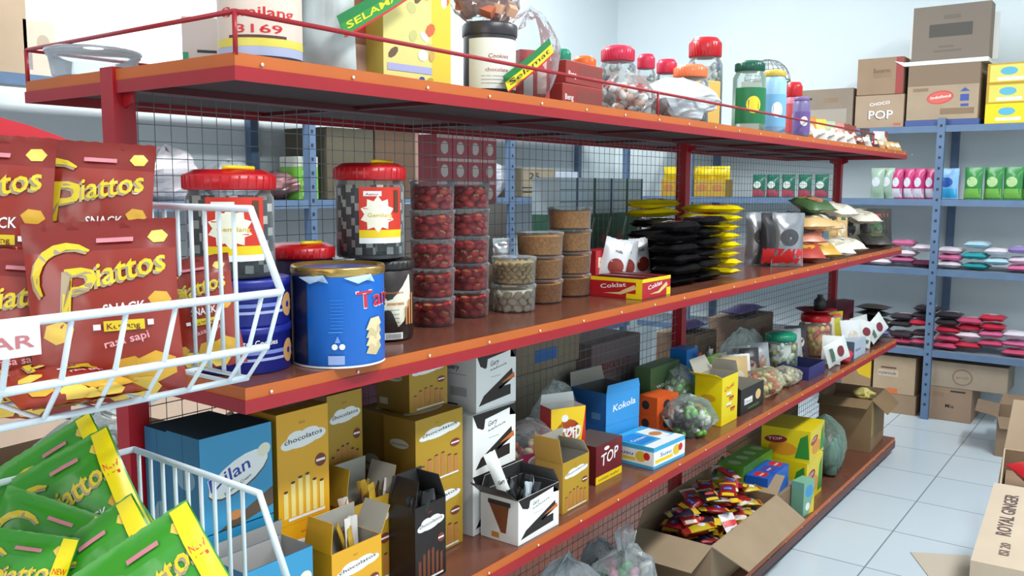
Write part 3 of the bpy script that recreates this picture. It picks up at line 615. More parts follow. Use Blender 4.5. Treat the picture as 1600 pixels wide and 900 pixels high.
for x_, y_, n in ((2.29, 1.115, 6), (2.475, 1.115, 6), (2.40, 1.238, 6)):
    for k in range(n):
        o = BK[k % 2].get(); put(o, x_+rd.uniform(-.012, .012), y_-.052+rd.uniform(-.006, .006), Z2+.0145+k*.026, rd.uniform(-.06, .06), -PI/2); BKS.append(o)
        tag(o, 'black packet lying in the heap of stacked black packets on the middle shelf', 'packet', 'heap of black packets')
YK = stackpk('yellow_packet', M((228, 206, 12), .3), M((205, 80, 40), .4), 2, 9, w=.20, d=.08, t=.023, txt='biskuit', tc=REDP)
for k in range(8):
    o = YK[k % 2].get(); put(o, 2.675+rd.uniform(-.010, .010), 1.165+rd.uniform(-.006, .006), Z2+.0125+k*.022, PI/2+rd.uniform(-.08, .08), -PI/2); YKS.append(o)
    tag(o, 'yellow packet, %s in the yellow column right of the black heap' % ('lowest', 'second lowest', 'third from the bottom', 'fourth from the bottom', 'fourth from the top', 'third from the top', 'second from the top', 'topmost')[k], 'packet', 'yellow packets')
for k in range(2):
    o = YK[k % 2].get(); put(o, 2.40, 1.20, Z2+.160+k*.022, .02, -PI/2); o.scale = (1.3, 1, 1); YKS.append(o); tag(o, 'yellow packet lying lengthwise on top of the black heap, %s' % ('under one', 'uppermost')[k], 'packet', 'yellow packets')
settle(BKS, zmin=Z2+.0005); settle(sorted(YKS, key=lambda o: o.location.z), zmin=Z2+.0005, obst=BKS)
for o_ in [q for q in D.objects if q.name.startswith('white_packet')]: settle([o_], (-1, 0, 0), .003, obst=BKS, maxn=30)
def pouch(w, h, t, base, band, sd=1, name=None, extra=None, nm='pouch'):
    m, F = pillow(w, h, t, base, sd, 10, 12)
    if band: m.R(F, -w*.46, w*.46, h*.04, h*.34, band, 6, 3)
    if extra: m.E(F, 0, h*.55, w*.3, h*.16, extra, rings=3)
    if name: m.T(F, name, -w*.3, h*.5, h*.1, WHT, w=w*.6)
    return m.build(nm)
sil = M((150, 152, 156), .22, .5); dk = M((48, 46, 50), .3)
for i, (u, y, mt, bd, rz, lb) in enumerate(((1180, 1.16, sil, None, -.9, 'plain silver foil pouch directly behind the yellow stack'), (1203, 1.10, dk, REDP, -.8, 'dark standing pouch with red base next to the silver pouch'), (1222, 1.06, sil, REDP, -.95, 'silver pouch with red base, frontmost beside the bright packets'), (1240, 1.13, dk, M((190, 30, 36), .4), -.7, 'dark pouch with red base farthest from the camera of the standing pouches'))):
    x, _ = oy(u, 400, y); tag(put(pouch(.115, .19, .05, mt, bd, i+2, None, M((70, 70, 74), .4) if i % 2 == 0 else None), x+.05, y, Z2, rz), lb, 'pouch', 'standing foil pouches')
mix = [M((176, 60, 46), .35), M((214, 176, 120), .35), M((205, 198, 180), .35), M((70, 100, 60), .35), M((120, 150, 165), .35), M((204, 160, 60), .35), M((230, 224, 206), .35), M((60, 58, 54), .35), M((190, 120, 96), .35)]
MP = []
for i, c in enumerate(mix):
    m, F = pillow(.13, .15, .046, c, i, 8, 8, amp=.3, pw=4); m.E(F, 0, .07, .035, .03, mix[(i+5) % 9], rings=2); m.R(F, -.04, .04, .11, .13, mix[(i+2) % 9], 3, 1); MP.append(Proto(m.build('snack_packet')))
cn = ['brick red', 'tan', 'pale grey', 'dark green', 'grey blue', 'amber', 'cream', 'charcoal', 'salmon']
MXS = []
for i in range(26):
    u = 1238+i*5.6; k = [0, 8, 0, 1, 3, 4, 5, 1, 5, 6, 3, 1, 6, 1, 2, 6, 1, 2, 6, 7, 2, 7, 7, 3, 7, 7][i]; y = 1.06+rd.uniform(0, .06)+(.1 if i % 3 == 2 else 0); x, _ = oy(u, 400, y)
    up = i % 3 == 2 or i > 21
    if not up and i % 3 == 1 and i > 8: continue
    o = MP[k].get()
    put(o, x+.06, y if up else y-.04, Z2+(0 if up else .02+.028*(i % 3)), rd.uniform(-1.1, -.3), rd.uniform(-.3, 0) if up else -PI/2+.25, 0)
    if up: o.scale = (1, 1, 1.2)
    MXS.append((up, o)); o.location.x = min(o.location.x, 4.44)
    tag(o, '%s snack packet in the mixed row at the far end of the middle shelf' % cn[k], 'packet', '%s packets in the mixed row' % cn[k])
settle([o for up, o in MXS if up], (.9, .3, 0), .003, maxn=40); settle([o for up, o in MXS if not up], zmin=Z2+.0005, obst=[o for up, o in MXS if up])
# ---------------- third shelf ----------------
def bput(o, x0, w, y, d, z, rz=0): return put(o, x0+w/2, y+d/2, z, rz)
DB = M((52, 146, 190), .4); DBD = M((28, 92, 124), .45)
def dilan_art(m, S_, w, h):
    m.R(S_, 0, w, 0, h, DB); m.P(S_, [(w*.22, 0), (w, h*.30), (w, h*.10), (w*.5, 0)], M((92, 74, 58), .5)); m.E(S_, w*.52, h*.53, w*.46, h*.17, M((92, 74, 58), .5), .38); m.E(S_, w*.52, h*.54, w*.45, h*.16, WHT, .38)
    m.T(S_, 'Dilan', w*.12, h*.42, h*.20, WHT, w=w*.60, rot=.30, shear=.1); m.T(S_, 'Dilan', w*.13, h*.425, h*.19, M((30, 50, 150), .4), w=w*.58, rot=.30, shear=.1); m.T(S_, 'Premium Cream', w*.32, h*.35, h*.05, INK, w=w*.4, rot=.38)
    m.E(S_, w*.88, h*.72, w*.1, h*.07, CREAM, .4); m.E(S_, w*.45, h*.12, w*.1, h*.05, LBR); return m
def dilan(w, d, h):
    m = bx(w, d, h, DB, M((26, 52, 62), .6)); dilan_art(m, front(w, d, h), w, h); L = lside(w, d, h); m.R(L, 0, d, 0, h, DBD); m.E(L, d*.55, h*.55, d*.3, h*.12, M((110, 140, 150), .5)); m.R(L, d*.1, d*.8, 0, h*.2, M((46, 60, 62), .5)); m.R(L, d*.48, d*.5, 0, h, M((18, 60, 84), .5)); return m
w, d = .132, .085; o = dilan(w, d, .152).build('wafer_box'); bput(o, .742, w, 1.13, d, Z3+.2042); tag(o, 'blue wafer box with white oval, upper of the two at the near end', 'box', 'blue wafer boxes')
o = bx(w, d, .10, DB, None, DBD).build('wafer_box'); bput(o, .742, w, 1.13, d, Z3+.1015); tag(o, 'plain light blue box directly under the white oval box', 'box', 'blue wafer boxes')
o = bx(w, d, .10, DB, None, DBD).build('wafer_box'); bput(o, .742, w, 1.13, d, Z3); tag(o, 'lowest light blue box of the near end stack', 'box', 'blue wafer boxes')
o = dilan(.12, .07, .35).build('wafer_box'); bput(o, .748, .12, 1.217, .07, Z3); tag(o, 'darker blue wafer box behind the white oval box at the near end', 'box', 'blue wafer boxes')
def openbox(nm, w, d, h, mo, mi_, artf, fls, fill=None):
    t = thing(nm); m = wallbox(w, d, h, mo, mi_); artf(m, front(w, d, h), w, h); m.build('box_body', t)
    for s_, L, a in fls: flap(w, d, h, s_, L, a, mo, mi_, t)
    return t
t = openbox('wafer_box', .128, .075, .172, DBD, M((176, 172, 170), .8), lambda m, S_, w, h: dilan_art(m, S_, w, h), [('b', .03, -.3)]); bput(t, .745, .128, 1.035, .075, Z3); tag(t, 'open empty blue wafer box at the front, grey inside', 'box', 'blue wafer boxes')
def CB(k, x0, w, y, d, z, h, lb, rz=0): o = choc_box(w, d, h, k).build('wafer_stick_box'); bput(o, x0, w, y, d, z, rz); return tag(o, lb, 'box', 'wafer stick boxes')
CB('y', .888, .110, 1.135, .09, Z3, .169, 'orange yellow wafer stick box hidden behind the front open box, carrying another')
CB('y', .888, .110, 1.135, .09, Z3+.1695, .192, 'bright orange yellow wafer stick box standing tall beside the blue oval box')
CB('b', 1.062, .088, 1.21, .09, Z3, .178, 'dark mustard wafer stick box at the bottom behind the grey flaps'); CB('b', 1.062, .088, 1.21, .09, Z3+.1785, .17, 'dark mustard wafer stick box just under the shelf edge, right of the bright one')
CB('b', 1.203, .141, 1.12, .085, Z3, .150, 'mustard wafer stick box with rolls at the bottom right of the black open box')
CB('b', 1.203, .141, 1.12, .085, Z3+.1503, .136, 'mustard wafer stick box with red corner mark, middle of its stack')
CB('b', 1.215, .125, 1.208, .085, Z3, .284, 'tall mustard box with brown side behind the middle stack')
CB('b', 1.235, .114, 1.165, .09, Z3+.2866, .11, 'mustard wafer stick box laid on top of the stack under the shelf')
for x0 in (1.08,): 
    m = bx(.10, .07, .29, M((110, 88, 46), .6)); o = m.build('carton'); bput(o, 1.10, .10, 1.302-.075+.0, .07, 0); D.objects.remove(o)
def packets_in(t, w, d, h, cols, n, sd, nm='packet', L=.10, tw=.018):
    rd = random.Random(sd)
    for i in range(n):
        m, F = pillow(tw, L, .010, cols[i % len(cols)], i, 4, 8, crimp=.006); m.T(F, 'Gery', -tw*.25, L*.4, .008, WHT, w=tw*.5); o = m.build(nm, t)
        o.location = ((rd.random()-.5)*(w-tw*1.4), (rd.random()-.5)*(d-.02), max(.004, h-L*.75)); o.rotation_euler = (rd.uniform(-.25, .25), rd.uniform(-.35, .35), rd.uniform(-1, 1))
gold = M((212, 170, 60), .25, .3); wh = M((228, 220, 214), .3)
t = openbox('wafer_stick_box', .112, .065, .142, M((222, 160, 24), .4), GREYB, lambda m, S_, w, h: choc_art(m, S_, w, h, 'y'), [('b', .045, -.1), ('l', .05, -.15), ('r', .05, .5)]); packets_in(t, .112, .065, .142, [gold, wh], 4, 2); bput(t, .912, .112, 1.035, .065, Z3); tag(t, 'front open orange yellow wafer stick box with raised grey flaps', 'box', 'wafer stick boxes')
t = openbox('wafer_stick_box', .115, .07, .165, M((170, 134, 36), .4), GREYB, lambda m, S_, w, h: choc_art(m, S_, w, h, 'b'), [('b', .06, -.1), ('l', .07, -.2), ('r', .05, .3)]); packets_in(t, .115, .07, .165, [gold, wh, gold, BRN], 9, 5); bput(t, 1.022, .115, 1.12, .07, Z3); tag(t, 'open mustard wafer stick box full of gold and white packets', 'box', 'wafer stick boxes')
t = openbox('wafer_stick_box', .085, .065, .15, M((40, 32, 30), .4), M((60, 58, 58), .6), lambda m, S_, w, h: choc_art(m, S_, w, h, 'k'), [('b', .05, -.15), ('l', .05, -.3), ('r', .05, -.35)]); packets_in(t, .085, .065, .15, [BLACK, M((60, 60, 64), .3), BLACK], 9, 7); bput(t, 1.127, .085, 1.052, .065, Z3); tag(t, 'open black wafer stick box with black flaps and packets', 'box', 'wafer stick boxes')
def GB(x0, w, y, d, z, h, lb): o = gery_box(w, d, h).build('wafer_box'); bput(o, x0, w, y, d, z); return tag(o, lb, 'box', 'black and white wafer boxes')
GB(1.375, .150, 1.118, .105, Z3, .128, 'black and white wafer box at the bottom, behind the open one')
GB(1.375, .150, 1.118, .105, Z3+.1283, .132, 'black and white wafer box in the middle of its stack, bottle shape on white')
GB(1.395, .140, 1.125, .10, Z3+.2606, .125, 'black and white wafer box on top, tucked under the shelf edge')
t = thing('wafer_box'); w, d, h = .150, .098, .096; m = wallbox(w, d, h, M((218, 218, 216), .5), M((70, 68, 68), .7)); gery_art(m, front(w, d, h), w, h)
L = lside(w, d, h); m.P(L, [(d*.2, h*.85), (d*.8, h*.9), (d*.75, h*.75), (d*.68, h*.2), (d*.55, h*.2)], M((120, 66, 40), .5)); m.R(L, d*.2, d*.8, h*.8, h*.9, INK); m.R(L, d*.3, d*.5, h*.06, h*.18, M((190, 130, 50), .5)); m.build('box_body', t)
flap(w, d, h, 'b', .035, -.2, M((218, 218, 216), .5), M((60, 60, 60), .6), t); flap(w, d, h, 'l', .05, .9, BLACK, BLACK, t); flap(w, d, h, 'r', .035, -.5, BLACK, M((90, 88, 86), .6), t)
packets_in(t, w, d, h, [BLACK, M((205, 214, 222), .2, .3), BLACK, M((40, 40, 44), .2, .3)], 18, 11, L=.085); bput(t, 1.392, w, 1.012, d, Z3); tag(t, 'open black and white wafer box at the shelf edge, full of dark packets', 'box', 'black and white wafer boxes')
m, F = pillow(.028, .12, .014, WHT, 4, 5, 10); m.T(F, 'Gery', -.008, .05, .012, INK, w=.016); o = m.build('wafer_packet'); put(o, 1.425, 1.06, Z3+.07, -.5, -.1, -.35); tag(o, 'white wafer packet sticking up out of the open black and white box', 'packet')
t = openbox('wafer_stick_box', .112, .075, .118, M((196, 150, 70), .45), GREYB, lambda m, S_, w, h: choc_art(m, S_, w, h, 'b'), [('b', .05, -.1), ('l', .06, .2), ('r', .04, -.6)]); bput(t, 1.592, .112, 1.035, .075, Z3); tag(t, 'open tan wafer stick box with grey flaps beside the dark red box', 'box', 'wafer stick boxes')
# bags of snacks between the stacks
def bagthing(nm, w, d, h, mat, sd, lb, x, y, z, rz=0, cat='bag', inner=None, amp=.14, neck=False, print_=None, ry=0):
    if inner is None and print_ is None: o = blob(w, d, h, mat, sd, amp=amp, neck=neck).build(nm)
    else:
        o = thing(nm); blob(w, d, h, mat, sd, amp=amp, neck=neck).build('bag_film', o)
        if inner:
            rd = random.Random(sd); m = MB()
            for i in range(inner[1]):
                q = rd.uniform(0, 2*PI); r_ = rd.uniform(.25, .78); sz = inner[2] if len(inner) > 2 else .012
                m.ell((w/2*r_*math.cos(q), d/2*r_*math.sin(q), h*rd.uniform(.1, .68)), (sz, sz*.7, sz*1.1), inner[0][i % len(inner[0])], 6, 4, Euler((rd.uniform(-2, 2), rd.uniform(-2, 2), 0)).to_matrix())
            k = m.build('contents', o); k['kind'] = 'stuff'
        if print_:
            m = MB(); S_ = lambda a, b, e: (a, -d/2*1.02-e-.002, b); c, c2, tx = print_; m.R(S_, -w*.28, w*.28, h*.25, h*.62, c); m.E(S_, 0, h*.5, w*.2, h*.1, c2); m.T(S_, tx, -w*.2, h*.45, h*.1, WHT, w=w*.4); m.build('printed_label', o)
    put(o, x, y, z, rz, 0, ry); return tag(o, lb, cat)
CLR = clear(op=.07, bump=.6); CLG = clear((200, 205, 200), op=.20, bump=.8); cand = [M((150, 40, 60), .35), M((214, 190, 150), .4), M((120, 110, 100), .4), M((190, 90, 50), .4)]
x, y = 1.66, 1.20
bagthing('snack_bag', .19, .12, .17, CLR, 3, 'clear bag with dark red label and small snacks between white boxes and yellow red box', 1.70, 1.20, Z3, -.5, inner=(cand, 60), print_=(M((140, 40, 70), .4), M((220, 200, 210), .4), 'SNACK'))
t = openbox('wafer_box', .10, .055, .19, M((214, 30, 28), .4), WHT, lambda m, S_, w, h: top_art(m, S_, w, h, M((240, 200, 16), .4), WHT, M((240, 200, 16), .4)), [('b', .025, .0), ('l', .0, 0)]); 
for c in list(t.children):
    if c.name.startswith('flap') and c.dimensions.x < .001: D.objects.remove(c)
m = MB(); S_ = front(.10, .055, .19); m.e = .001; m.E(S_, .05, .125, .036, .035, M((214, 40, 30), .4), .2); m.T(S_, 'TOP', .022, .112, .032, WHT, w=.056, rot=.12); m.P(S_, [(.075, 0), (.1, 0), (.1, .19), (.088, .1)], M((214, 30, 28), .4)); m.build('logo', t)
put(t, 1.80, 1.172, Z3, -.45); tag(t, 'tall yellow and red box with raised white flap', 'box')
w, d, h = .13, .10, .098; m = bx(w, d, h, M((96, 22, 30), .4), M((84, 70, 66), .6)); top_art(m, front(w, d, h), w, h, M((108, 24, 32), .4)); o = m.build('wafer_box'); bput(o, 1.80, w, 1.075, d, Z3); o.location.x += .003; tag(o, 'dark red box with yellow bottom strip and white lettering', 'box')
w, d, h = .165, .14, .058; BW = M((64, 170, 216), .35); m = bx(w, d, h, BW)
for S_, a in ((front(w, d, h), w), (lside(w, d, h), d)): m.R(S_, 0, a, h*.14, h*.8, WHT); m.R(S_, a*.05, a*.6, h*.25, h*.4, YEL); m.E(S_, a*.72, h*.5, a*.12, h*.25, M((222, 190, 60), .4)); m.E(S_, a*.85, h*.55, a*.07, h*.18, REDP); m.T(S_, 'Susu', a*.2, h*.48, h*.25, M((40, 80, 170), .4), w=a*.35)
tf = topf(w, d, h); m.R(tf, 0, w, 0, d*.22, WHT); m.R(tf, w*.05, w*.5, d*.3, d*.85, M((40, 130, 205), .35)); m.P(tf, [(w*.55, d*.2), (w*.9, d*.25), (w*.95, d*.8), (w*.6, d*.85)], WHT); m.E(tf, w*.75, d*.5, w*.14, d*.12, LBR); m.T(tf, 'Crackers', w*.08, d*.5, d*.14, WHT, w=w*.4)
o = m.build('snack_carton'); put(o, 2.085, 1.082, Z3, -.06); tag(o, 'blue and white long flat box lying at the shelf edge', 'box')
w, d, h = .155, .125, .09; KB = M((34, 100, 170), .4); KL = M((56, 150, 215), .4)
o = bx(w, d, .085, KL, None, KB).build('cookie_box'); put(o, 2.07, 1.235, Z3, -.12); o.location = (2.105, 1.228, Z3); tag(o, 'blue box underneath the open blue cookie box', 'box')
t = thing('cookie_box'); m = wallbox(w, d, h, KB, M((90, 92, 92), .7)); S_ = front(w, d, h); m.R(S_, 0, w, 0, h, KL); m.T(S_, 'Kokola', w*.2, h*.38, h*.3, WHT, w=w*.68, rot=.08, shear=.2); L = lside(w, d, h); m.R(L, d*.6, d*.85, h*.15, h*.35, M((90, 140, 190), .5)); m.build('box_body', t)
flap(w, d, h, 'b', .04, .2, KB, GREYB, t); flap(w, d, h, 'f', .022, -.05, KL, KL, t); put(t, 2.105, 1.228, Z3+.0855, -.12); tag(t, 'open bright blue cookie box raised on another blue box', 'box')
OR = M((222, 92, 36), .4)
for k in (0, 1):
    w, d, h = .11, .07, .055; m = bx(w, d, h, OR); S_ = front(w, d, h); m.E(S_, w*.45, h*.5, w*.16, h*.3, INK); L = lside(w, d, h); m.E(L, d*.4, h*.5, d*.2, h*.25, INK); o = m.build('snack_carton'); put(o, 2.36, 1.19, Z3+k*.0555, -.15); tag(o, 'small orange box with dark spots, %s of the pair beside the blue cookie box' % ('lower', 'upper')[k], 'box')
grn = [M((96, 150, 60), .35), M((210, 214, 196), .35), M((60, 44, 40), .4), M((120, 180, 90), .35)]
bagthing('snack_bag', .15, .12, .12, CLR, 5, 'clear bag of green and white sweets in front of the orange boxes', 2.36, 1.085, Z3, -.4, inner=(grn, 70, .013))
bagthing('snack_bag', .13, .10, .17, CLR, 6, 'clear bag of green wrapped sweets behind the tall yellow box', 2.52, 1.20, Z3, -.4, inner=(grn, 60, .014))
t = thing('snack_carton'); w, d, h = .125, .09, .152; YB = M((236, 212, 10), .35); m = wallbox(w, d, h, YB, GREYB); S_ = front(w, d, h)
for i, (a, b) in enumerate(((.3, .6), (.45, .5), (.3, .38), (.55, .26))): m.R(S_, w*a, w*(a+.3), h*b, h*(b+.05), (WHT, REDP)[i % 2]); m.R(S_, w*a, w*(a+.25), h*(b-.03), h*(b-.015), INK)
m.T(S_, 'Choki', w*.15, h*.68, h*.12, REDP, w=w*.6, rot=.15); L = lside(w, d, h); m.E(L, d*.5, h*.55, d*.28, h*.08, M((205, 160, 20), .4)); m.build('box_body', t)
flap(w, d, h, 'b', .05, .5, YB, GREYB, t); flap(w, d, h, 'l', .05, 1.2, YB, GREYB, t); flap(w, d, h, 'r', .04, -.3, YB, GREYB, t); bput(t, 2.50, w, 1.045, d, Z3); tag(t, 'tall bright yellow box with open grey flaps at the shelf edge', 'box')
t = thing('snack_carton'); w, d, h = .20, .09, .085; m = wallbox(w, d, h, M((34, 32, 32), .4), GREYB); S_ = front(w, d, h); m.R(S_, w*.15, w*.5, h*.35, h*.6, WHT); m.T(S_, 'Choco', w*.18, h*.4, h*.15, INK, w=w*.28); m.E(S_, w*.75, h*.55, w*.12, h*.2, TAN); m.R(S_, w*.3, w*.8, h*.12, h*.22, M((60, 100, 50), .5)); m.build('box_body', t)
flap(w, d, h, 'b', .075, .7, BLACK, GREYB, t); flap(w, d, h, 'l', .03, 1, BLACK, WHT, t); bput(t, 2.655, w, 1.045, d, Z3); tag(t, 'open black box with grey flap right of the tall yellow box', 'box')
w, d, h = .15, .09, .12
for i, (u, v, y, ww, dd, hh, c, c2, lb, fl) in enumerate([
    (1005, 572, 1.235, .20, .055, .175, M((86, 118, 76), .5), M((60, 84, 60), .5), 'dull green box in shade at the back of the third shelf', None),
    (1062, 572, 1.225, .085, .06, .20, M((26, 120, 205), .4), None, 'upright bright blue box at the back, right of the dull green one', None),
    (1085, 580, 1.20, .13, .08, .165, M((120, 190, 60), .4), None, 'light green open box of small bars at the back of the third shelf', 1)]):
    x0, _ = oy(u, v, y)
    if fl:
        t = thing('snack_carton'); m = wallbox(ww, dd, hh, c, GREYB); m.T(front(ww, dd, hh), 'fruit', ww*.2, hh*.7, hh*.12, WHT, w=ww*.5); m.build('box_body', t); flap(ww, dd, hh, 'f', .02, 1.2, c, c, t)
        packets_in(t, ww, dd, hh, [M((200, 190, 190), .3), M((160, 60, 50), .3)], 7, 3, L=.09); o = t
    else: m = bx(ww, dd, hh, c); m.T(front(ww, dd, hh), 'wafer', ww*.2, hh*.6, hh*.12, WHT, w=ww*.6); o = m.build('snack_carton')
    bput(o, x0+.05, ww, y, dd, Z3); tag(o, lb, 'box')
# far part of the third shelf
bagthing('candy_bag', .20, .14, .10, clear((225, 225, 190), op=.10, bump=.6), 9, 'pale yellowish clear bag of sweets right of the black box', 2.985, 1.10, Z3, 0, inner=([M((206, 196, 130), .4), M((190, 176, 130), .4), M((205, 70, 50), .4)], 60, .014))
bagthing('candy_bag', .17, .11, .07, clear((225, 222, 200), op=.12, bump=.6), 12, 'flat clear bag with white header near the navy tray', 3.20, 1.09, Z3, 0, inner=([M((200, 190, 160), .4)], 40, .012))
m = MB(); m = wallbox(.20, .12, .05, M((44, 48, 110), .4), M((36, 40, 80), .5)); o = m.build('tray'); put(o, 3.42, 1.10, Z3, 0); tag(o, 'small navy blue tray on the third shelf', 'tray')
def jar(R, H, lidc, body, content, nm='candy_jar', label=None, lh=.2):
    t = thing(nm); m = MB(); m.lathe([(R*.9, 0), (R, .006), (R, H*(1-lh)*.9), (R*.8, H*(1-lh))], body, 22, cap=True); m.build('jar_body', t)
    if content:
        rd = random.Random(int(R*1e4)); m = MB()
        for i in range(55): q = rd.uniform(0, 2*PI); m.ell((R*.78*math.cos(q), R*.78*math.sin(q), rd.uniform(.08, .72)*H), (R*.17, R*.14, R*.2), content[i % len(content)], 6, 4)
        m.lathe([(R*.66, .004), (R*.66, H*.7)], content[0], 12); o = m.build('contents', t); o['kind'] = 'stuff'
    screw_lid(R*.86, H*(1-lh), H*lh, lidc, 'lid', t)
    if label: m = MB(); F = cyl(R+.0005); m.R(F, -R*1.2, R*1.2, H*.12, H*.62, label[0], 8); m.E(F, 0, H*.38, R*.45, H*.12, label[1], rings=2); m.build('label', t)
    return t
TEAL = M((24, 140, 106), .35); swt = [M((214, 214, 208), .4), M((200, 190, 90), .4), M((90, 70, 50), .4)]
t = jar(.068, .155, TEAL, clear((205, 230, 222), op=.10, bump=.1), swt); put(t, 3.34, 1.20, Z3, -.5); t.location.x = 3.45; tag(t, 'clear sweets jar with teal green lid on the third shelf', 'jar')
t = jar(.07, .19, LID, clear((235, 225, 225), op=.08, bump=.1), [M((214, 150, 90), .4), M((200, 90, 60), .4), M((206, 200, 90), .4)]); put(t, 3.86, 1.19, Z3, -.5); tag(t, 'clear jar of orange snacks with red lid behind the teal-lidded jar', 'jar')
wp = M((214, 216, 212), .35); WQ = []
m, F = pillow(.10, .12, .03, wp, 2, 8, 8); m.E(F, 0, .07, .025, .02, M((120, 40, 50), .5), rings=2); m.R(F, -.03, .03, .02, .035, M((80, 110, 90), .5), 3); PW = Proto(m.build('white_packet'))
for i, (x, y, z, ry, lb) in enumerate(((3.66, 1.06, 0, .1, 'white packet standing in front of the red-lidded jar'), (3.56, 1.05, 0, 1.2, 'white packet fallen at the foot of the upright white one'), (4.12, 1.06, 0, .3, 'white packet leaning at the far end of the third shelf'), (4.20, 1.05, 0, .9, 'white packet lying near the far end of the third shelf'), (4.30, 1.10, 0, -.2, 'white packet upright nearest the far rack'))):
    o = PW.get(); put(o, x, y, Z3+z+(.05 if ry > .8 else .005 if ry > .2 else 0), -.6, -.1, ry); tag(o, lb, 'packet', 'small white packets')
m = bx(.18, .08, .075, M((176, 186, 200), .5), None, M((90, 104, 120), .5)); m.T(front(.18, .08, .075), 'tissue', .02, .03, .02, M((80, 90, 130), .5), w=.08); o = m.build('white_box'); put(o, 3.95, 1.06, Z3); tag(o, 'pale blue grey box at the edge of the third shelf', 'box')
m, F = pillow(.11, .16, .04, M((206, 196, 50), .35), 6, 8, 8); m.R(F, -.045, .045, .10, .135, M((90, 160, 214), .4), 3); m.R(F, -.045, .045, .135, .155, OR, 3); o = m.build('snack_packet'); put(o, 4.15, 1.20, Z3, -.6); tag(o, 'orange, blue and yellow packet standing at the far end of the third shelf', 'packet')
m = bx(.13, .06, .19, M((96, 36, 48), .5)); m.R(front(.13, .06, .19), .01, .12, .02, .10, M((130, 96, 104), .5)); o = m.build('snack_carton'); put(o, 4.36, 1.23, Z3, -.4); tag(o, 'dull maroon box at the far back of the third shelf', 'box')
DK = Proto(pillow(.15, .11, .03, M((44, 42, 38), .3), 7, 8, 6)[0].build('dark_packet'))
DKS = []
for i in range(6):
    o = DK.get(); DKS.append(o); put(o, 4.44-.0*(i % 2)+.004*i, 1.04+.02*(i % 3), Z3+.014+.024*(i//2), .3*i, -PI/2); tag(o, 'dark packet in the small heap at the far end of the third shelf', 'packet', 'dark packets at the far end')
settle(DKS, zmin=Z3+.0005)
bagthing('sweets_bag', .09, .06, .06, M((196, 44, 60), .35), 4, 'small red bag at the edge by the pale blue grey box', 3.62, 1.03, Z3+.0, 0); D.objects['sweets_bag'].location = (3.76, 1.035, Z3)
bagthing('clear_bag', .32, .07, .20, CLG, 15, 'large empty-looking grey clear bag at the back of the third shelf', 3.13, 1.262, Z3, 0, amp=.18)
bagthing('clear_bag', .17, .06, .22, CLG, 21, 'grey clear bag at the back between the dull green box and the near stacks', 1.92, 1.272, Z3, 0, amp=.2)
m = MB(); m.lathe([(.001, 0), (.06, .001), (.085, .010), (.088, .012), (.084, .013), (.058, .005), (.001, .004)], M((140, 22, 38), .4), 24, cap=False); o = m.build('dish'); put(o, 3.86, 1.19, Z3+.1935); tag(o, 'dark red dish resting on the lid of the orange snack jar', 'dish')
m = MB(); m.lathe([(.018, 0), (.026, .006), (.026, .045), (.012, .058), (.012, .07)], M((46, 44, 46), .4), 16); o = m.build('bottle'); put(o, 3.875, 1.18, Z3+.1985); tag(o, 'small dark bottle standing on the red dish', 'bottle')
# ---------------- cartons ----------------
def carton(w, d, h, mat=CARD, art=None, flaps=None, inner=None, nm='carton', tape=True):
    if flaps:
        t = thing(nm); m = wallbox(w, d, h, mat, inner or CARDD, .004)
        if art: art(m, front(w, d, h), w, h)
        m.build('box_body', t)
        for s_, L, a in flaps: flap(w, d, h, s_, L, a, mat, mat, t, .003)
        return t
    m = bx(w, d, h, mat)
    if tape: m.R(topf(w, d, h), 0, w, d*.47, d*.53, M((176, 160, 130), .3)); m.R(front(w, d, h), w*.0, w, h*.985, h, CARDD)
    if art: art(m, front(w, d, h), w, h)
    return m.build(nm, None, .002)
def a_marks(txt, c=INK, c2=None, strip=None):
    def f(m, S_, w, h):
        if strip: m.R(S_, 0, w, h*strip[0], h*strip[1], strip[2])
        m.T(S_, txt, w*.25, h*.5, h*.16, c, w=w*.5)
        if c2: m.E(S_, w*.5, h*.42, w*.24, h*.17, c2)
        m.R(S_, w*.1, w*.3, h*.12, h*.2, c)
    return f
# ---------------- top shelf, near part: wrapped parcels and jars ----------------
def Tp(u, y): return oy(u, 60, y)[0]
t = thing('snack_tin'); R = .062; H = .26; m = MB(); m.lathe([(R*.98, 0), (R, .004), (R, H)], M((60, 62, 74), .3), 36); F = cyl(R+.0003)
m.R(F, -R*1.4, R*1.4, .011, .024, M((176, 184, 214), .4), 14); m.R(F, -R*1.4, R*1.4, .024, H*.95, M((224, 206, 190), .45), 14); m.R(F, -R*1.4, R*1.4, .024, .036, M((226, 212, 90), .4), 14)
m.T(F, 'Gemilang', -R*.98, .066, .02, REDP, w=R*1.9); m.T(F, '3169', -R*.5, .043, .017, REDP, w=R*1.1); m.R(F, -R*.7, R*.7, .036, .040, M((90, 50, 44), .5), 6); m.P(F, [(-R*.6, H*.62), (R*.7, H*.66), (R*.5, H*.9), (-R*.5, H*.88)], BRN, 3); m.build('tin_body', t)
m = MB(); m.lathe([(R*1.03, H), (R*1.03, H+.012), (R*.9, H+.014)], M((230, 190, 60), .3), 32); m.build('lid', t)
put(t, Tp(408, 1.115), 1.115, Z1, -.75); tag(t, 'large printed tin with red lettering at the near corner of the top shelf', 'tin')
t = thing('gift_ribbon')
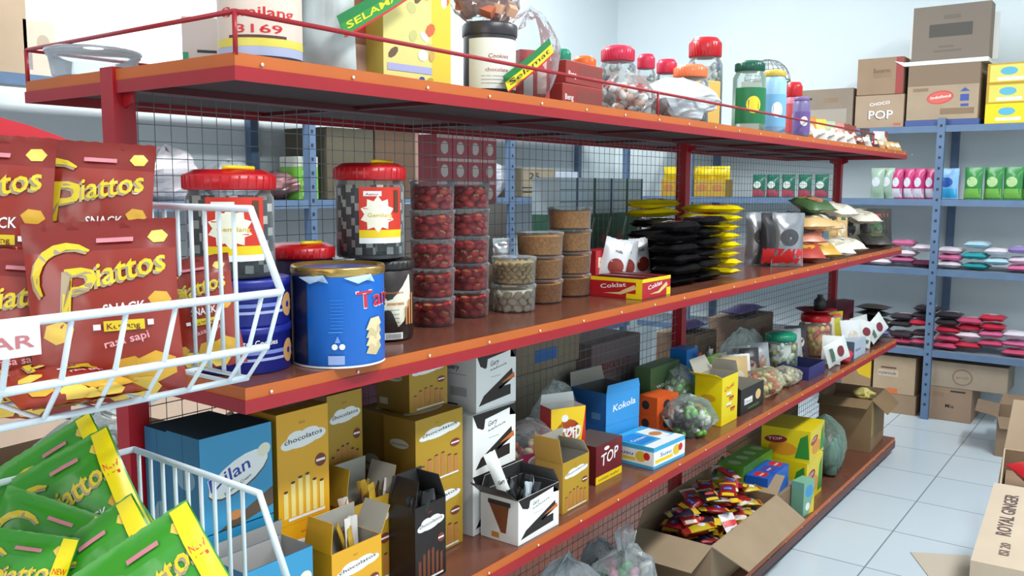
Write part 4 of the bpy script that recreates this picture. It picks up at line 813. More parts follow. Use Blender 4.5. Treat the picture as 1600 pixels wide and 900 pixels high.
def ribbon(u0, v0, u1, v1, y, wd, txt, lb, bot=None):
    a = Vector((oy(u0, v0, y)[0], y, oy(u0, v0, y)[1])); b = Vector((oy(u1, v1, y)[0], y, oy(u1, v1, y)[1])); L = (b-a).length; ax = (b-a).normalized(); nz_ = Vector((0, -1, 0)); up = nz_.cross(ax)*-1
    if up.z < 0: up = -up
    m = MB(); S_ = lambda p, q, e: a+ax*p+up*(q-wd/2)+nz_*(e+.004*math.sin(p/L*PI))
    n = 10
    for s_ in (1, -1):
        vs = [S_(L*i/n, q, 0 if s_ == 1 else -.0006) for i in range(n+1) for q in (0, wd)]; m.add(vs, [(2*i, 2*i+2, 2*i+3, 2*i+1)[::s_] for i in range(n)], M((32, 120, 60), .35), True)
    m.R(S_, 0, L, wd*.0, wd*.62, M((240, 214, 30), .35) if bot else M((50, 140, 60), .35), 8); m.R(S_, 0, L, 0, wd*.1, M((196, 34, 40), .4), 8)
    m.T(S_, txt, L*.06, wd*.28, wd*.42, M((240, 214, 30), .35) if not bot else M((60, 50, 30), .5), w=L*.86); o = m.build('gift_ribbon'); return tag(o, lb, 'ribbon', None)
D.objects.remove(t)
m, F = pillow(.10, .25, .05, M((206, 212, 210), .25), 8, 10, 16, amp=.5); m.E(lambda a, b, e: F(a, b, e), .02, .19, .02, .035, M((60, 90, 170), .4), rings=2); o = m.build('plastic_pack'); put(o, Tp(508, 1.10), 1.10, Z1, -.6); tag(o, 'crumpled silvery white pack standing right of the red-lettered tin', 'packet')
w, d, h = .085, .07, .26; m = bx(w, d, h, M((150, 96, 78), .45)); S_ = front(w, d, h); m.R(S_, w*.1, w*.9, h*.05, h*.25, M((212, 170, 150), .5)); m.R(S_, w*.1, w*.9, h*.3, h*.42, M((176, 60, 50), .5)); o = m.build('biscuit_pack'); put(o, Tp(563, 1.12)-.01, 1.12+.045, Z1, -.1); tag(o, 'tall brownish pack behind the green ribbon on the top shelf', 'packet')
w, d, h = .155, .07, .30; m = bx(w, d, h, M((226, 206, 96), .4)); S_ = front(w, d, h); m.R(S_, 0, w, 0, h, M((228, 212, 130), .4)); m.R(S_, w*.7, w, 0, h, M((226, 196, 60), .4)); m.R(S_, w*.1, w*.55, h*.62, h*.80, WHT); m.T(S_, 'TIEN', w*.13, h*.66, h*.07, M((40, 110, 190), .4), w=w*.4)
rd = random.Random(3)
for i in range(26): m.E(S_, w*rd.uniform(.08, .92), h*rd.uniform(.16, .95), w*rd.uniform(.04, .10), h*rd.uniform(.015, .045), [M((206, 160, 90), .5), M((110, 80, 60), .5), M((210, 100, 60), .5), WHT, M((196, 190, 120), .5)][i % 5], rd.uniform(0, 3), 8)
m.R(S_, w*.05, w*.7, h*.07, h*.11, M((170, 170, 210), .4)); m.E(S_, w*.55, h*.04, w*.04, h*.012, M((40, 80, 150), .4)); m.E(S_, w*.68, h*.04, w*.04, h*.012, M((180, 160, 40), .4))
o = m.build('biscuit_box'); put(o, Tp(650, 1.07)+.01, 1.07+.035, Z1, -.12); tag(o, 'tall pale yellow assorted biscuit box on the top shelf', 'box')
t = thing('cookie_jar'); R = .052; H = .115; m = MB(); m.lathe([(R*.9, 0), (R, .012), (R, H)], M((54, 50, 54), .35), 32); F = cyl(R+.0004); m.R(F, -R*1.15, R*1.1, H*.10, H*.93, M((226, 226, 214), .45), 12)
m.T(F, 'Cookies', -R*.35, H*.60, H*.1, M((150, 50, 50), .5), w=R*.8, shear=.2); m.T(F, 'chocolate', -R*.45, H*.38, H*.09, M((180, 90, 80), .5), w=R*.9)
for i in range(3): m.R(F, -R*.6, R*.5, H*(.30-.06*i), H*(.31-.06*i), M((150, 140, 130), .5), 4)
m.build('jar_body', t); m = MB(); m.lathe([(R*1.04, H), (R*1.06, H+.004), (R*1.06, H+.02), (R, H+.024), (R*.8, H+.025)], M((52, 46, 50), .35), 32); m.build('lid', t)
CX = Tp(765, 1.09); put(t, CX, 1.09, Z1, -.62); tag(t, 'round jar with cream label and dark lid on the top shelf', 'jar')
rd = random.Random(6); t = thing('wafer_pack'); blob(.15, .09, .14, clear(op=.14, bump=.7), 13, amp=.12).build('pack_film', t)
m = MB()
for i in range(34): m.box(-.009, .009, -.018, .018, -.009, .009, [M((196, 110, 80), .5), M((222, 170, 140), .5), M((170, 70, 56), .5)][i % 3], X=Matrix.Translation((rd.uniform(-.055, .055), rd.uniform(-.03, .03), rd.uniform(.02, .11))) @ Euler((rd.uniform(-1, 1), rd.uniform(-1, 1), rd.uniform(-1, 1))).to_matrix().to_4x4())
o = m.build('wafers', t); o['kind'] = 'stuff'; put(t, CX-.005, 1.10, Z1+.14, -.6); tag(t, 'clear pack of reddish wafer pieces lying on the dark-lidded jar', 'packet')
t = thing('gift_hamper'); m = MB(); CW = clear(op=.05, bump=.5)
def sheet(x0, x1, y, z0, z1):
    vs = []; n, q = 10, 10
    for j in range(q+1):
        for i in range(n+1): a = i/n; b = j/q; vs.append((x0+(x1-x0)*a, y+.010*noise.noise(Vector((a*5, b*5, x0*9)))-.006*math.sin(PI*a), z0+(z1-z0)*b))
    return vs, [(j*(n+1)+i, j*(n+1)+i+1, (j+1)*(n+1)+i+1, (j+1)*(n+1)+i) for j in range(q) for i in range(n)]
xa_, xb_ = Tp(852, 1.06), Tp(852, 1.06)+.02
w_, d_ = .10, .10; blob(.115, .12, .20, CW, 41, amp=.08, neck=False).build('cellophane', t)
m = MB(); m.box(-.035, .035, -.03, .03, .004, .11, M((190, 60, 60), .4)); S_ = front(.07, .06, .11); m.R(S_, .008, .03, .01, .06, WHT); m.R(S_, .04, .062, .02, .10, M((226, 190, 180), .5)); m.P(S_, [(.01, .07), (.06, .07), (.035, .105)], REDP); m.build('carton', t)
put(t, Tp(838, 1.10)-.005, 1.115, Z1, -.5); tag(t, 'cellophane-wrapped parcel with red carton inside, right of the cream-labelled jar', 'gift')
ribbon(533, 42, 640, -22, 1.045, .035, 'SELAMAT', 'green ribbon with yellow capitals slanting across the tall yellow biscuit box')
ribbon(790, 132, 862, 72, 1.03, .034, 'Selamat', 'yellow and green ribbon slanting across the cellophane parcel and dark-lidded jar', 1)
# left behind the near end of the top shelf
t = tag(thing('plastic_basin'), 'clear round plastic container at the far left on the top shelf', 'container'); m = MB(); m.lathe([(.075, 0), (.082, .004), (.088, .035), (.092, .037), (.092, .042)], clear((215, 222, 228), op=.25, bump=0, rough=.2), 32, cap=False); m.lathe([(.01, .002), (.075, .002)], clear((215, 222, 228), op=.25, bump=0, rough=.2), 32, cap=False); m.build('bowl', t); m = MB(); m.lathe([(.095, .042), (.095, .046), (.08, .05), (.02, .052)], clear((225, 230, 235), op=.3, bump=0, rough=.2), 32, cap=False); m.build('lid', t)
x, _ = oy(165, 100, 1.47); put(t, x-.02, 1.47, Z1); t.scale = (.8, .8, 1)
w, d, h = .085, .05, oy(308, 28, 1.45)[1]-Z1; x, _ = oy(308, 60, 1.45); o = carton(w, d, h, M((186, 174, 168), .6), lambda m, S_, w, h: (m.R(S_, 0, w*.12, 0, h*.5, M((40, 140, 100), .5)), m.R(S_, w*.3, w*.7, h*.5, h*.54, INK)), nm='small_box', tape=False); put(o, x+.02, 1.45, Z1, -.6); tag(o, 'small whitish box with green edge behind the near corner of the top shelf', 'box')
x, _ = oy(305, 78, 1.25); o = blob(.05, .04, .022, M((236, 206, 20), .3), 5, amp=.3).build('yellow_wrapper'); put(o, x, 1.25, Z1, .3); tag(o, 'small crumpled yellow wrapper near the end of the top shelf', 'wrapper')
# ---------------- top shelf, far part ----------------
RC = M((150, 52, 44), .5)
x0 = Tp(866, 1.08); o = carton(.17, .12, .05, RC, lambda m, S_, w, h: (m.T(S_, 'Beng', w*.06, h*.3, h*.35, WHT, w=w*.2), m.R(S_, w*.35, w*.95, h*.2, h*.8, M((132, 60, 50), .5))), nm='snack_carton', tape=False); put(o, x0+.105, 1.13, Z1, 0); tag(o, 'flat dark red carton underneath on the top shelf, right of the parcel', 'box')
o = carton(.17, .12, .05, RC, lambda m, S_, w, h: (m.T(S_, 'Beng', w*.06, h*.3, h*.35, WHT, w=w*.2), m.R(S_, w*.35, w*.95, h*.2, h*.8, M((132, 60, 50), .5))), nm='snack_carton', tape=False); put(o, x0+.112, 1.132, Z1+.0505, .05); tag(o, 'flat dark red carton on top of another, in front of the orange-lidded jar', 'box')
bagthing('snack_bag', .13, .08, .105, CLR, 7, 'clear bag of white and red packets in front of the first red-lidded jar', Tp(968, 1.08)+.03, 1.075, Z1, -.5, inner=([WHT, M((190, 60, 60), .4), M((214, 170, 150), .4)], 40, .013))
swt2 = [M((196, 200, 196), .4), M((110, 130, 150), .4), M((140, 146, 130), .4)]; yl = [M((236, 206, 70), .4), M((226, 180, 40), .4)]
ORL = M((236, 104, 34), .35); PKL = M((206, 36, 70), .35)
def jtop(ul, ur, vt, y, lidc, cont, lb, body=None, label=None, lh=.2, zoff=0):
    x, y, R, h = CY(ul, ur, vt, 0, Z1+zoff, y); R = min(R, .058); t = jar(R, h, lidc, body or clear(op=.07, bump=.1), cont, label=label, lh=lh); put(t, x, y, Z1+zoff, -.9); return tag(t, lb, 'jar')
jtop(861, 891, 77, 1.235, TEAL, yl, 'jar of yellow sweets with teal lid on the top shelf')
jtop(890, 930, 88, 1.225, ORL, yl, 'jar of yellow sweets with orange lid next to the teal-lidded one')
jtop(933, 990, 72, 1.20, PKL, swt2, 'wide jar of grey wrapped sweets with crimson lid, first of the crimson-lidded jars')
jtop(990, 1020, 84, 1.235, PKL, swt2, 'crimson-lidded jar of grey sweets, second of the crimson-lidded jars')
jtop(1020, 1054, 92, 1.24, PKL, [M((110, 120, 96), .4), M((60, 90, 70), .4)], 'lowest crimson-lidded jar, with darker sweets, third in the row')
jtop(1064, 1127, 58, 1.235, LID, swt2, 'tallest jar on the top shelf, big red lid and grey sweets')
jtop(1045, 1102, 101, 1.155, M((238, 120, 70), .35), swt2, 'jar with pale orange lid half buried in the white crumpled bag')
bagthing('crumpled_bag', .33, .09, .115, M((206, 212, 214), .3), 17, 'large crumpled white plastic bag lying on the top shelf', Tp(1068, 1.05)+.02, 1.055, Z1, .0, amp=.22)
GRJ = M((30, 116, 70), .4)
jtop(1140, 1190, 94, 1.10, M((10, 84, 62), .35), None, 'green labelled jar with yellow disc and dark green lid', body=clear((200, 225, 210), op=.2, bump=.1), label=(GRJ, M((240, 214, 50), .4)), lh=.14)
jtop(1184, 1222, 108, 1.08, M((206, 176, 70), .35), None, 'light blue jar with golden lid next to the green labelled jar', body=M((150, 190, 222), .35), label=(M((120, 176, 216), .4), WHT), lh=.1)
jtop(1220, 1248, 127, 1.10, LID, None, 'small red-lidded pinkish jar right of the light blue jar', body=M((196, 120, 140), .4), label=(M((206, 80, 80), .4), WHT), lh=.26)
jtop(1234, 1260, 150, 1.03, M((120, 100, 150), .35), None, 'purple labelled jar at the shelf edge before the small packets', body=M((110, 96, 140), .4), label=(M((104, 78, 140), .4), WHT), lh=.1)
w, d, h = .06, .05, .10; o = carton(.07, .05, .155, M((222, 180, 90), .5), nm='small_box', tape=False); put(o, Tp(1128, 1.13)+.01, 1.18, Z1, -.4); tag(o, 'narrow yellowish box between the tallest jar and the green jar', 'box')
# wire dome on its box
x, y, R, h = CY(1152, 1246, 66, 0, Z1, 1.40); hd = oy(1199, 128, 1.42)[1]-Z1; o = carton(.17, .15, hd, M((160, 156, 146), .7), nm='carton'); put(o, x, 1.42, Z1, -.2); tag(o, 'grey carton on the back half of the top shelf under the wire dome', 'box')
m = MB(); gw = M((120, 128, 130), .4, .4); R = .096; zz = 0
m.tube([(R*math.cos(q), R*math.sin(q), 0) for q in [2*PI*i/32 for i in range(32)]], .003, gw, 6, closed=True)
for k in range(10): a = PI*k/10; m.tube([(R*math.cos(p)*math.cos(a), R*math.cos(p)*math.sin(a), R*.95*math.sin(p)) for p in [PI*i/16 for i in range(17)]], .0013, gw, 5)
for f in (.35, .65, .88): m.tube([(R*math.sqrt(1-f*f)*math.cos(q), R*math.sqrt(1-f*f)*math.sin(q), R*.95*f) for q in [2*PI*i/28 for i in range(28)]], .0012, gw, 5, closed=True)
o = m.build('wire_cover'); put(o, x, 1.42, Z1+hd+.0035); tag(o, 'round domed wire food cover on the top shelf', 'cover')
# small packets at the far end of the top shelf
sp = [('orange', (206, 130, 40)), ('yellow', (226, 190, 60)), ('pale green', (170, 186, 150)), ('pink', (196, 130, 120)), ('brown', (130, 60, 44)), ('white', (210, 206, 200)), ('dark', (70, 56, 56)), ('tan', (206, 160, 96))]
SPK = {}
for n_, c in sp: m, F = pillow(.07, .085, .022, M(c, .35), len(n_), 8, 8, amp=.3); m.E(F, 0, .04, .02, .018, M((216, 206, 190), .4), rings=2); SPK[n_] = Proto(m.build('small_packet'))
seq = [('orange', 1262, 1), ('yellow', 1280, 1), ('pale green', 1296, 1), ('pink', 1308, 1), ('white', 1280, 0), ('white', 1296, 0), ('brown', 1318, 1), ('white', 1312, 0), ('brown', 1330, 1), ('white', 1326, 0), ('brown', 1342, 0), ('dark', 1352, 1), ('white', 1352, 0), ('dark', 1366, 0), ('tan', 1376, 0), ('white', 1374, 1), ('tan', 1386, 1), ('tan', 1394, 0), ('brown', 1398, 1), ('tan', 1404, 0), ('pink', 1396, 1)]
for i, (n_, u, b) in enumerate(seq):
    o = SPK[n_].get(); y = 1.10 if b else 1.035; x = min(oy(u, 200, y)[0], 4.46); put(o, x+.03, y, Z1, -.55+.1*(i % 3), -.12 if b else -.5, 0, (1, 1, (1.1 if b else .55)))
    tag(o, 'small %s packet in the %s row at the far end of the top shelf' % (n_, 'back' if b else 'front'), 'packet', 'small %s packets, %s row' % (n_, 'back' if b else 'front'))
# ---------------- bottom shelf ----------------
t = thing('carton'); w, d, h = .56, .25, .15; t = carton(w, d, h, M((160, 138, 110), .8, nz=.08, nsc=9), None, [('f', .125, 2.05), ('l', .13, 1.9), ('r', .11, 1.2), ('b', .06, -.15)])
CX_, CY_ = 2.40+w/2, 1.00+.02+d/2; put(t, CX_, CY_, Z4, .0); tag(t, 'large open brown carton on the bottom shelf, full of small bars', 'box')
m = MB(); m.box(-w/2+.006, w/2-.006, -d/2+.006, d/2-.006, .006, .066, CARDD); o = m.build('cardboard_insert', t)
CPX = []; BRS = []
rr = random.Random(12)
for i, (c, c2, c3) in enumerate((((150, 30, 36), (226, 196, 40), (60, 80, 170)), ((200, 170, 40), (170, 40, 40), (230, 226, 214)), ((44, 30, 50), (226, 190, 50), (200, 60, 60)), ((196, 60, 60), (236, 226, 210), (50, 90, 180)))):
    m, F = pillow(.055, .105, .020, M(c, .25), i, 8, 10, matend=M(c2, .3), endh=2); m.R(F, -.02, .02, .004, .018, M(c2, .3), 3, 2); m.E(F, 0, .042, .017, .012, M(c3, .3), rings=2); m.T(F, 'Beng', -.013, .038, .008, WHT, w=.026); CPX.append(Proto(m.build('wrapped_bar')))
done_ = []
for i in range(60):
    best = None; o = CPX[i % 4].get(); ry_, rx_ = rr.uniform(-.2, .2), -PI/2+rr.uniform(-.22, .22); q_ = rr.uniform(0, 6.28)
    for k_ in range(10):           # each bar comes to rest in the lowest of a few spots
        gx = rr.uniform(-w/2+.065, w/2-.065); gy = rr.uniform(-d/2+.06, d/2-.06); o.rotation_euler = (rx_, ry_, q_+k_)
        o.location = Vector((CX_+gx, CY_+gy, Z4+.085)) - Euler(o.rotation_euler).to_matrix() @ Vector((0, 0, .052)); o.location.z += Z4+.078-_tree(o)[1][2]
        for _ in range(60):
            t_, lo, hi = _tree(o)
            if not any(all(lo[c] < h2[c] and hi[c] > l2[c] for c in range(3)) and t_.overlap(t2) for t2, l2, h2 in done_): break
            o.location.z += .004
        cost = o.location.z+.05*(abs(gx)/w+abs(gy)/d)
        if best is None or cost < best[0]: best = (cost, o.location.copy(), o.rotation_euler.copy())
    o.location, o.rotation_euler = best[1], best[2]; done_.append(_tree(o))
    nm_ = ('red and yellow', 'yellow and red', 'dark and yellow', 'light red and white')[i % 4]; tag(o, nm_+' wrapped bar in the heap in the large open carton', 'snack bar', nm_+' wrapped bars')
m, F = pillow(.06, .13, .014, M((206, 206, 204), .3), 6, 8, 12); m.R(F, -.028, .028, .085, .105, REDP, 3, 2); m.E(F, 0, .062, .022, .016, M((70, 80, 90), .4), rings=2); m.R(F, -.02, .022, .018, .036, M((50, 110, 190), .4), 3, 2); m.T(F, 'sosis', -.02, .058, .012, WHT, w=.04)
o = m.build('sausage_packet'); put(o, 2.565, .985, .165, -.45, -.75, 0); tag(o, 'white packet with red and blue print lying on the carton front flap', 'packet')
def TOPY(w, d, h, lb, x, y, z, rz=0):
    Y_ = M((230, 206, 20), .35); m = bx(w, d, h, Y_)
    for S_, a in ((front(w, d, h), w), (lside(w, d, h), d)): m.P(S_, [(a*.7, h*.1), (a, h*.1), (a*.95, h*.9), (a*.8, h*.75)], M((50, 140, 50), .4)); m.E(S_, a*.45, h*.35, a*.3, h*.22, M((226, 150, 30), .4)); m.E(S_, a*.3, h*.62, a*.24, h*.12, M((150, 30, 40), .4), .1); m.T(S_, 'TOP', a*.14, h*.57, h*.12, WHT, w=a*.3, rot=.1)
    o = m.build('snack_carton'); put(o, x, y, z, rz); return tag(o, lb, 'box')
TOPY(.20, .20, .165, 'lower yellow carton with green corner under the upper one on the bottom shelf', 3.43, 1.135, Z4)
TOPY(.22, .19, .125, 'upper yellow carton with green corner and red oval on the bottom shelf', 3.44, 1.13, Z4+.1655, .06)
GRB = M((104, 170, 56), .4)
o = carton(.31, .205, .105, CARDD, tape=False); put(o, 3.125, 1.155, Z4); tag(o, 'flat brown carton carrying the small blue and green boxes', 'box')
for i in range(4): 
    w, d, h = .072, .10, .11; m = bx(w, d, h, GRB); m.E(topf(w, d, h), w*.5, d*.5, w*.3, d*.25, M((190, 210, 150), .4)); o = m.build('small_box'); put(o, 3.265-.0*i, 1.045+0*i, Z4); o.location = (3.02+.074*i, 1.205, Z4+.1065); tag(o, 'small green box, %s from the left in the row by the yellow cartons' % ORD[i], 'box', 'small green boxes')
for i in range(3): 
    w, d, h = .072, .085, .085; m = bx(w, d, h, M((24, 92, 186), .4)); tf = topf(w, d, h); m.R(tf, w*.2, w*.9, d*.2, d*.75, (REDP, M((90, 60, 140), .4), REDP)[i]); m.T(tf, 'aqua', w*.28, d*.4, d*.2, WHT, w=w*.5); o = m.build('small_box'); put(o, 3.02+.074*i, 1.106, Z4+.1065); tag(o, 'small blue box, %s from the left in front of the green boxes' % ORD[i], 'box', 'small blue boxes')
w, d, h = .085, .05, .13; m = bx(w, d, h, M((120, 176, 150), .4)); S_ = front(w, d, h); m.E(S_, w*.5, h*.7, w*.35, h*.18, M((60, 150, 206), .4)); m.P(S_, [(w*.5, 0), (w, 0), (w, h*.6), (w*.8, h*.4)], M((226, 200, 30), .4)); m.E(S_, w*.4, h*.25, w*.2, h*.12, WHT); o = m.build('small_box'); put(o, 3.24, 1.018, Z4, -.15); tag(o, 'upright blue-green box standing between the carton and yellow boxes', 'box')
t = thing('bottle_bag'); blob(.26, .17, .24, clear((170, 200, 185), op=.16, bump=.6), 23, amp=.1).build('bag_film', t)
for i in range(6): m = MB(); m.lathe([(.02, 0), (.028, .006), (.028, .10), (.012, .13), (.012, .145), (.002, .147)], M((96, 132, 116), .25), 14); o = m.build('bottle', t); o.location = (-.062+.062*(i % 3), -.032+.064*(i//3), .006)
put(t, 3.80, 1.10, Z4, .1); tag(t, 'greenish clear bag of small bottles beside the yellow cartons', 'bag')
t = carton(.30, .24, .25, M((134, 108, 76), .85, nz=.1, nsc=8), lambda m, S_, w, h: m.R(S_, 0, w*.15, h*.3, h, M((150, 130, 60), .6)), [('f', .09, 2.3), ('l', .08, 1.9), ('b', .10, .4)]); put(t, 4.33, 1.14, Z4, .05); tag(t, 'brown open carton at the far end of the bottom shelf', 'box')
o = blob(.09, .08, .06, M((216, 200, 120), .4), 3, amp=.25).build('paper_ball'); 
put(o, 4.36, 1.10, Z4+.005); o.location.z = Z4+.21; m = MB(); m.box(-.13, .13, -.10, .10, .004, .205, CARDD); m.build('cardboard_insert', t); tag(o, 'pale yellow crumpled wrapper in the far open carton', 'wrapper')
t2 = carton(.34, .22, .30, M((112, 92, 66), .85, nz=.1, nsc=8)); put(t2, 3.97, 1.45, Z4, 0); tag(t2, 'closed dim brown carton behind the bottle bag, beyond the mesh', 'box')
gar = [M((190, 196, 196), .35), M((120, 130, 150), .4), M((150, 60, 80), .4), M((90, 90, 90), .4)]
bagthing('snack_bag', .26, .15, .33, clear((205, 210, 212), op=.2, bump=.7), 33, 'grey clear bag of mixed things below the shelf edge at the bottom', 1.72, 1.10, Z4, -.1, inner=(gar, 60, .02))
bagthing('snack_bag', .22, .15, .31, clear((205, 210, 212), op=.2, bump=.7), 34, 'clear bag with tied top left of the large open carton', 1.99, 1.09, Z4, -.1, inner=([M((196, 130, 150), .4), M((206, 206, 200), .4), M((70, 150, 90), .4)], 60, .02), neck=True)
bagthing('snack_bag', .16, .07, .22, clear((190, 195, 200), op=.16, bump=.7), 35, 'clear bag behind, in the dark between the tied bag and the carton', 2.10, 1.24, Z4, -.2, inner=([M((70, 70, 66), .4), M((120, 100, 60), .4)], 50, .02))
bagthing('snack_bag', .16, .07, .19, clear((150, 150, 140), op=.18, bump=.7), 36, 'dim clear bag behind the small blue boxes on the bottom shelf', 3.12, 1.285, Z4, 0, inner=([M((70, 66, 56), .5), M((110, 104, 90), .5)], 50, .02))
bagthing('snack_bag', .06, .025, .13, CLR, 37, 'small white and blue clear bag under the shelf edge by the post', 2.85, 1.296, Z4+.0, 0, inner=([WHT, M((90, 150, 190), .4)], 20, .014)); 
# ---------------- back rack goods ----------------
BXP = 5.345
def bk(o, yl, w, z, d, lb, cat='box', grp=None, rz=0, x=BXP): put(o, x+d/2, yl-w/2, z, -PI/2+rz); return tag(o, lb, cat, grp)
zt = WZ[0]+.001
def zz(u, v, x=5.36): return ox(u, v, x)[1]
o = carton(.34, .28, .235, M((138, 124, 108), .8, nz=.08, nsc=8), lambda m, S_, w, h: (m.R(S_, w*.1, w*.9, h*.15, h*.5, M((160, 150, 138), .8)), m.R(S_, w*.5, w*.75, h*.66, h*.78, CARDD), m.R(S_, w*.1, w*.3, h*.75, h*.8, INK))); bk(o, 1.83, .34, zt, .28, 'greyish brown carton leftmost of the row on top of the blue rack')
o = carton(.265, .26, .185, M((168, 144, 120), .8, nz=.06, nsc=8), lambda m, S_, w, h: (m.T(S_, 'POP', w*.27, h*.25, h*.38, INK, w=w*.5), m.T(S_, 'POP', w*.285, h*.27, h*.36, WHT, w=w*.5), m.T(S_, 'CHOCO', w*.3, h*.66, h*.13, WHT, w=w*.42, rot=.1), m.R(S_, w*.8, w*.95, h*.06, h*.12, M((190, 90, 70), .5)))); bk(o, 1.475, .265, zt, .26, 'carton with white lettering at the front of the rack top')
o = carton(.25, .26, .205, M((150, 124, 100), .8, nz=.08, nsc=8), lambda m, S_, w, h: (m.R(S_, w*.84, w, 0, h, M((150, 60, 56), .6)), m.R(S_, w*.35, w*.75, h*.45, h*.65, CARDD), m.T(S_, 'Sosro', w*.35, h*.6, h*.16, M((90, 66, 54), .6), w=w*.36))); bk(o, 1.472, .25, zt+.187, .26, 'carton with red edge stacked on the white-lettered carton')
def c4a(m, S_, w, h):
    m.R(S_, 0, w, h*.62, h, M((132, 112, 92), .8)); m.E(S_, w*.47, h*.40, w*.19, h*.12, M((196, 70, 60), .5), .12); m.E(S_, w*.47, h*.40, w*.17, h*.10, M((206, 96, 84), .5), .12); m.T(S_, 'Indofood', w*.34, h*.37, h*.07, WHT, w=w*.28, rot=.1)
    m.R(S_, w*.75, w*.87, h*.32, h*.44, M((60, 80, 150), .5)); m.P(S_, [(w*.74, h*.49), (w*.88, h*.49), (w*.81, h*.56)], M((60, 80, 150), .5)); m.R(S_, w*.76, w*.87, h*.22, h*.27, M((60, 80, 150), .5)); m.R(S_, w*.48, w*.95, h*.09, h*.2, M((134, 110, 84), .7)); m.R(S_, w*.08, w*.3, h*.52, h*.58, CARDD)
o = carton(.375, .30, .032, M((66, 84, 140), .6), nm='blue_tray', tape=False); bk(o, 1.20, .375, zt, .30, 'flat blue tray under the carton with a red oval', 'tray')
o = carton(.36, .30, .30, M((166, 146, 122), .8, nz=.06, nsc=8), c4a); bk(o, 1.195, .36, zt+.033, .30, 'biggest carton on the rack top, with red oval and blue squares')
m = MB(); w, d, h = .42, .30, .022; m.box(-w/2, w/2, -d/2, d/2, 0, h, WHT); m.P(topf(w, d, h), [(0, 0), (w, 0), (w, d), (0, d)], WHT); m.add([(-w/2, -d/2, h), (-w/2, -d/2, 0), (-w/2-.05, -d/2-.01, h+.01), (-w/2, d/2, h)], [(0, 2, 1), (0, 3, 2)], WHT); o = m.build('foam_sheet'); bk(o, 1.22, w, zt+.334, d, 'white foam lid laid over the biggest carton', 'lid')
def c5a(m, S_, w, h):
    m.R(S_, 0, w, 0, h, M((126, 114, 102), .85)); m.R(S_, w*.22, w*.78, h*.42, h*.66, M((84, 80, 74), .8)); m.R(S_, w*.4, w*.62, h*.74, h*.82, M((112, 102, 92), .8)); m.R(S_, w*.3, w*.66, h*.14, h*.18, M((112, 102, 92), .8)); m.R(S_, w*.35, w*.55, h*.22, h*.26, M((112, 102, 92), .8))
o = carton(.385, .12, .29, M((136, 122, 106), .85, nz=.06, nsc=8), c5a); bk(o, 1.185, .385, zt+.357, .12, 'grey brown carton with dark handle hole standing on the white foam lid')
m = MB(); m.box(-.225, .225, -.004, .004, 0, .25, WHT); o = m.build('foam_board'); bk(o, 1.225, .45, zt+.357, .008, 'white foam board standing right behind the topmost carton', 'board', x=BXP+.13)
for k in range(3):
    def ya(m, S_, w, h): m.R(S_, w*.04, w, h*.08, h*.92, (M((216, 206, 100), .4), M((214, 204, 90), .4), YEL)[2-k if k else 2]); m.E(S_, w*.3, h*.6, w*.12, h*.2, M((90, 170, 196), .4)); m.R(S_, w*.15, w*.5, h*.14, h*.3, WHT); m.R(S_, w*.6, w*.7, h*.5, h*.6, INK)
    o = carton(.34, .26, .105, M((190, 150, 40) if k else (236, 206, 20), .5), ya, tape=False); bk(o, .80, .34, zt+.1053*k, .26, 'yellow box at the right end of the rack top, %s of three' % ('bottom', 'middle', 'top')[k], 'box', 'yellow boxes on the rack top')
# pouches on the rack's second shelf
z2 = WZ[1]+.001
def prow(us, w, h, base, band, ext, lb, grp, nm='pouch', zz_=z2, txt=None, x=BXP+.05):
    pr = Proto(pouch(w, h, .045, base, band, 3, txt, ext))
    for i, u in enumerate(us):
        o = pr.get(); y, _ = ox(u, 290, x); put(o, x+.01*(i % 2), y, zz_, -PI/2-.25, 0); tag(o, lb % ORD[i] if '%' in lb else lb, 'pouch', grp)
GP = M((120, 160, 130), .3); PKP = M((190, 50, 110), .3); SILW = M((206, 208, 220), .3)
prow((1371, 1386), .085, .175, M((150, 176, 156), .3), None, SILW, 'silvery green pouch, %s from the left on the rack shelf beside pink ones', 'silvery green pouches')
prow((1402, 1419, 1436, 1453), .068, .17, PKP, SILW, SILW, 'magenta and white pouch, %s from the left on the second rack shelf', 'magenta and white pouches')
prow((1481,), .12, .17, M((130, 180, 226), .3), M((60, 170, 220), .3), M((40, 90, 170), .4), 'light blue pouch just right of the blue upright', None)
prow((1521, 1552, 1583, 1612), .098, .175, M((46, 130, 60), .3), M((120, 180, 80), .3), M((170, 200, 140), .35), 'green pouch with orange top, %s from the left on the rack shelf', 'green pouches')
prow((1186, 1207, 1232, 1257, 1284), .095, .14, M((24, 100, 80), .3), M((196, 80, 100), .35), M((206, 214, 206), .35), 'dark green pouch with pink base, %s from the left in the corner', 'dark green pouches')
YB2 = M((214, 176, 30), .4); 
for i, u in enumerate((1046, 1072, 1098, 1122)):
    o = carton(.11, .12, .11, M((176, 140, 44), .5), lambda m, S_, w, h: (m.E(S_, w*.5, h*.5, w*.35, h*.2, M((170, 110, 60), .5))), nm='noodle_box', tape=False); y, _ = ox(u, 290, 5.36); bk(o, y+.055, .11, z2, .12, 'mustard box, %s from the left in the lower row in the rack corner' % ORD[i], 'box', 'mustard boxes in the corner')
    m, F = pillow(.13, .085, .05, M((226, 200, 20), .35), i, 8, 6); o = m.build('yellow_packet'); put(o, 5.40, y, z2+.1105, -PI/2); tag(o, 'yellow packet, %s from the left on the mustard boxes in the corner' % ORD[i], 'packet', 'yellow packets in the corner')
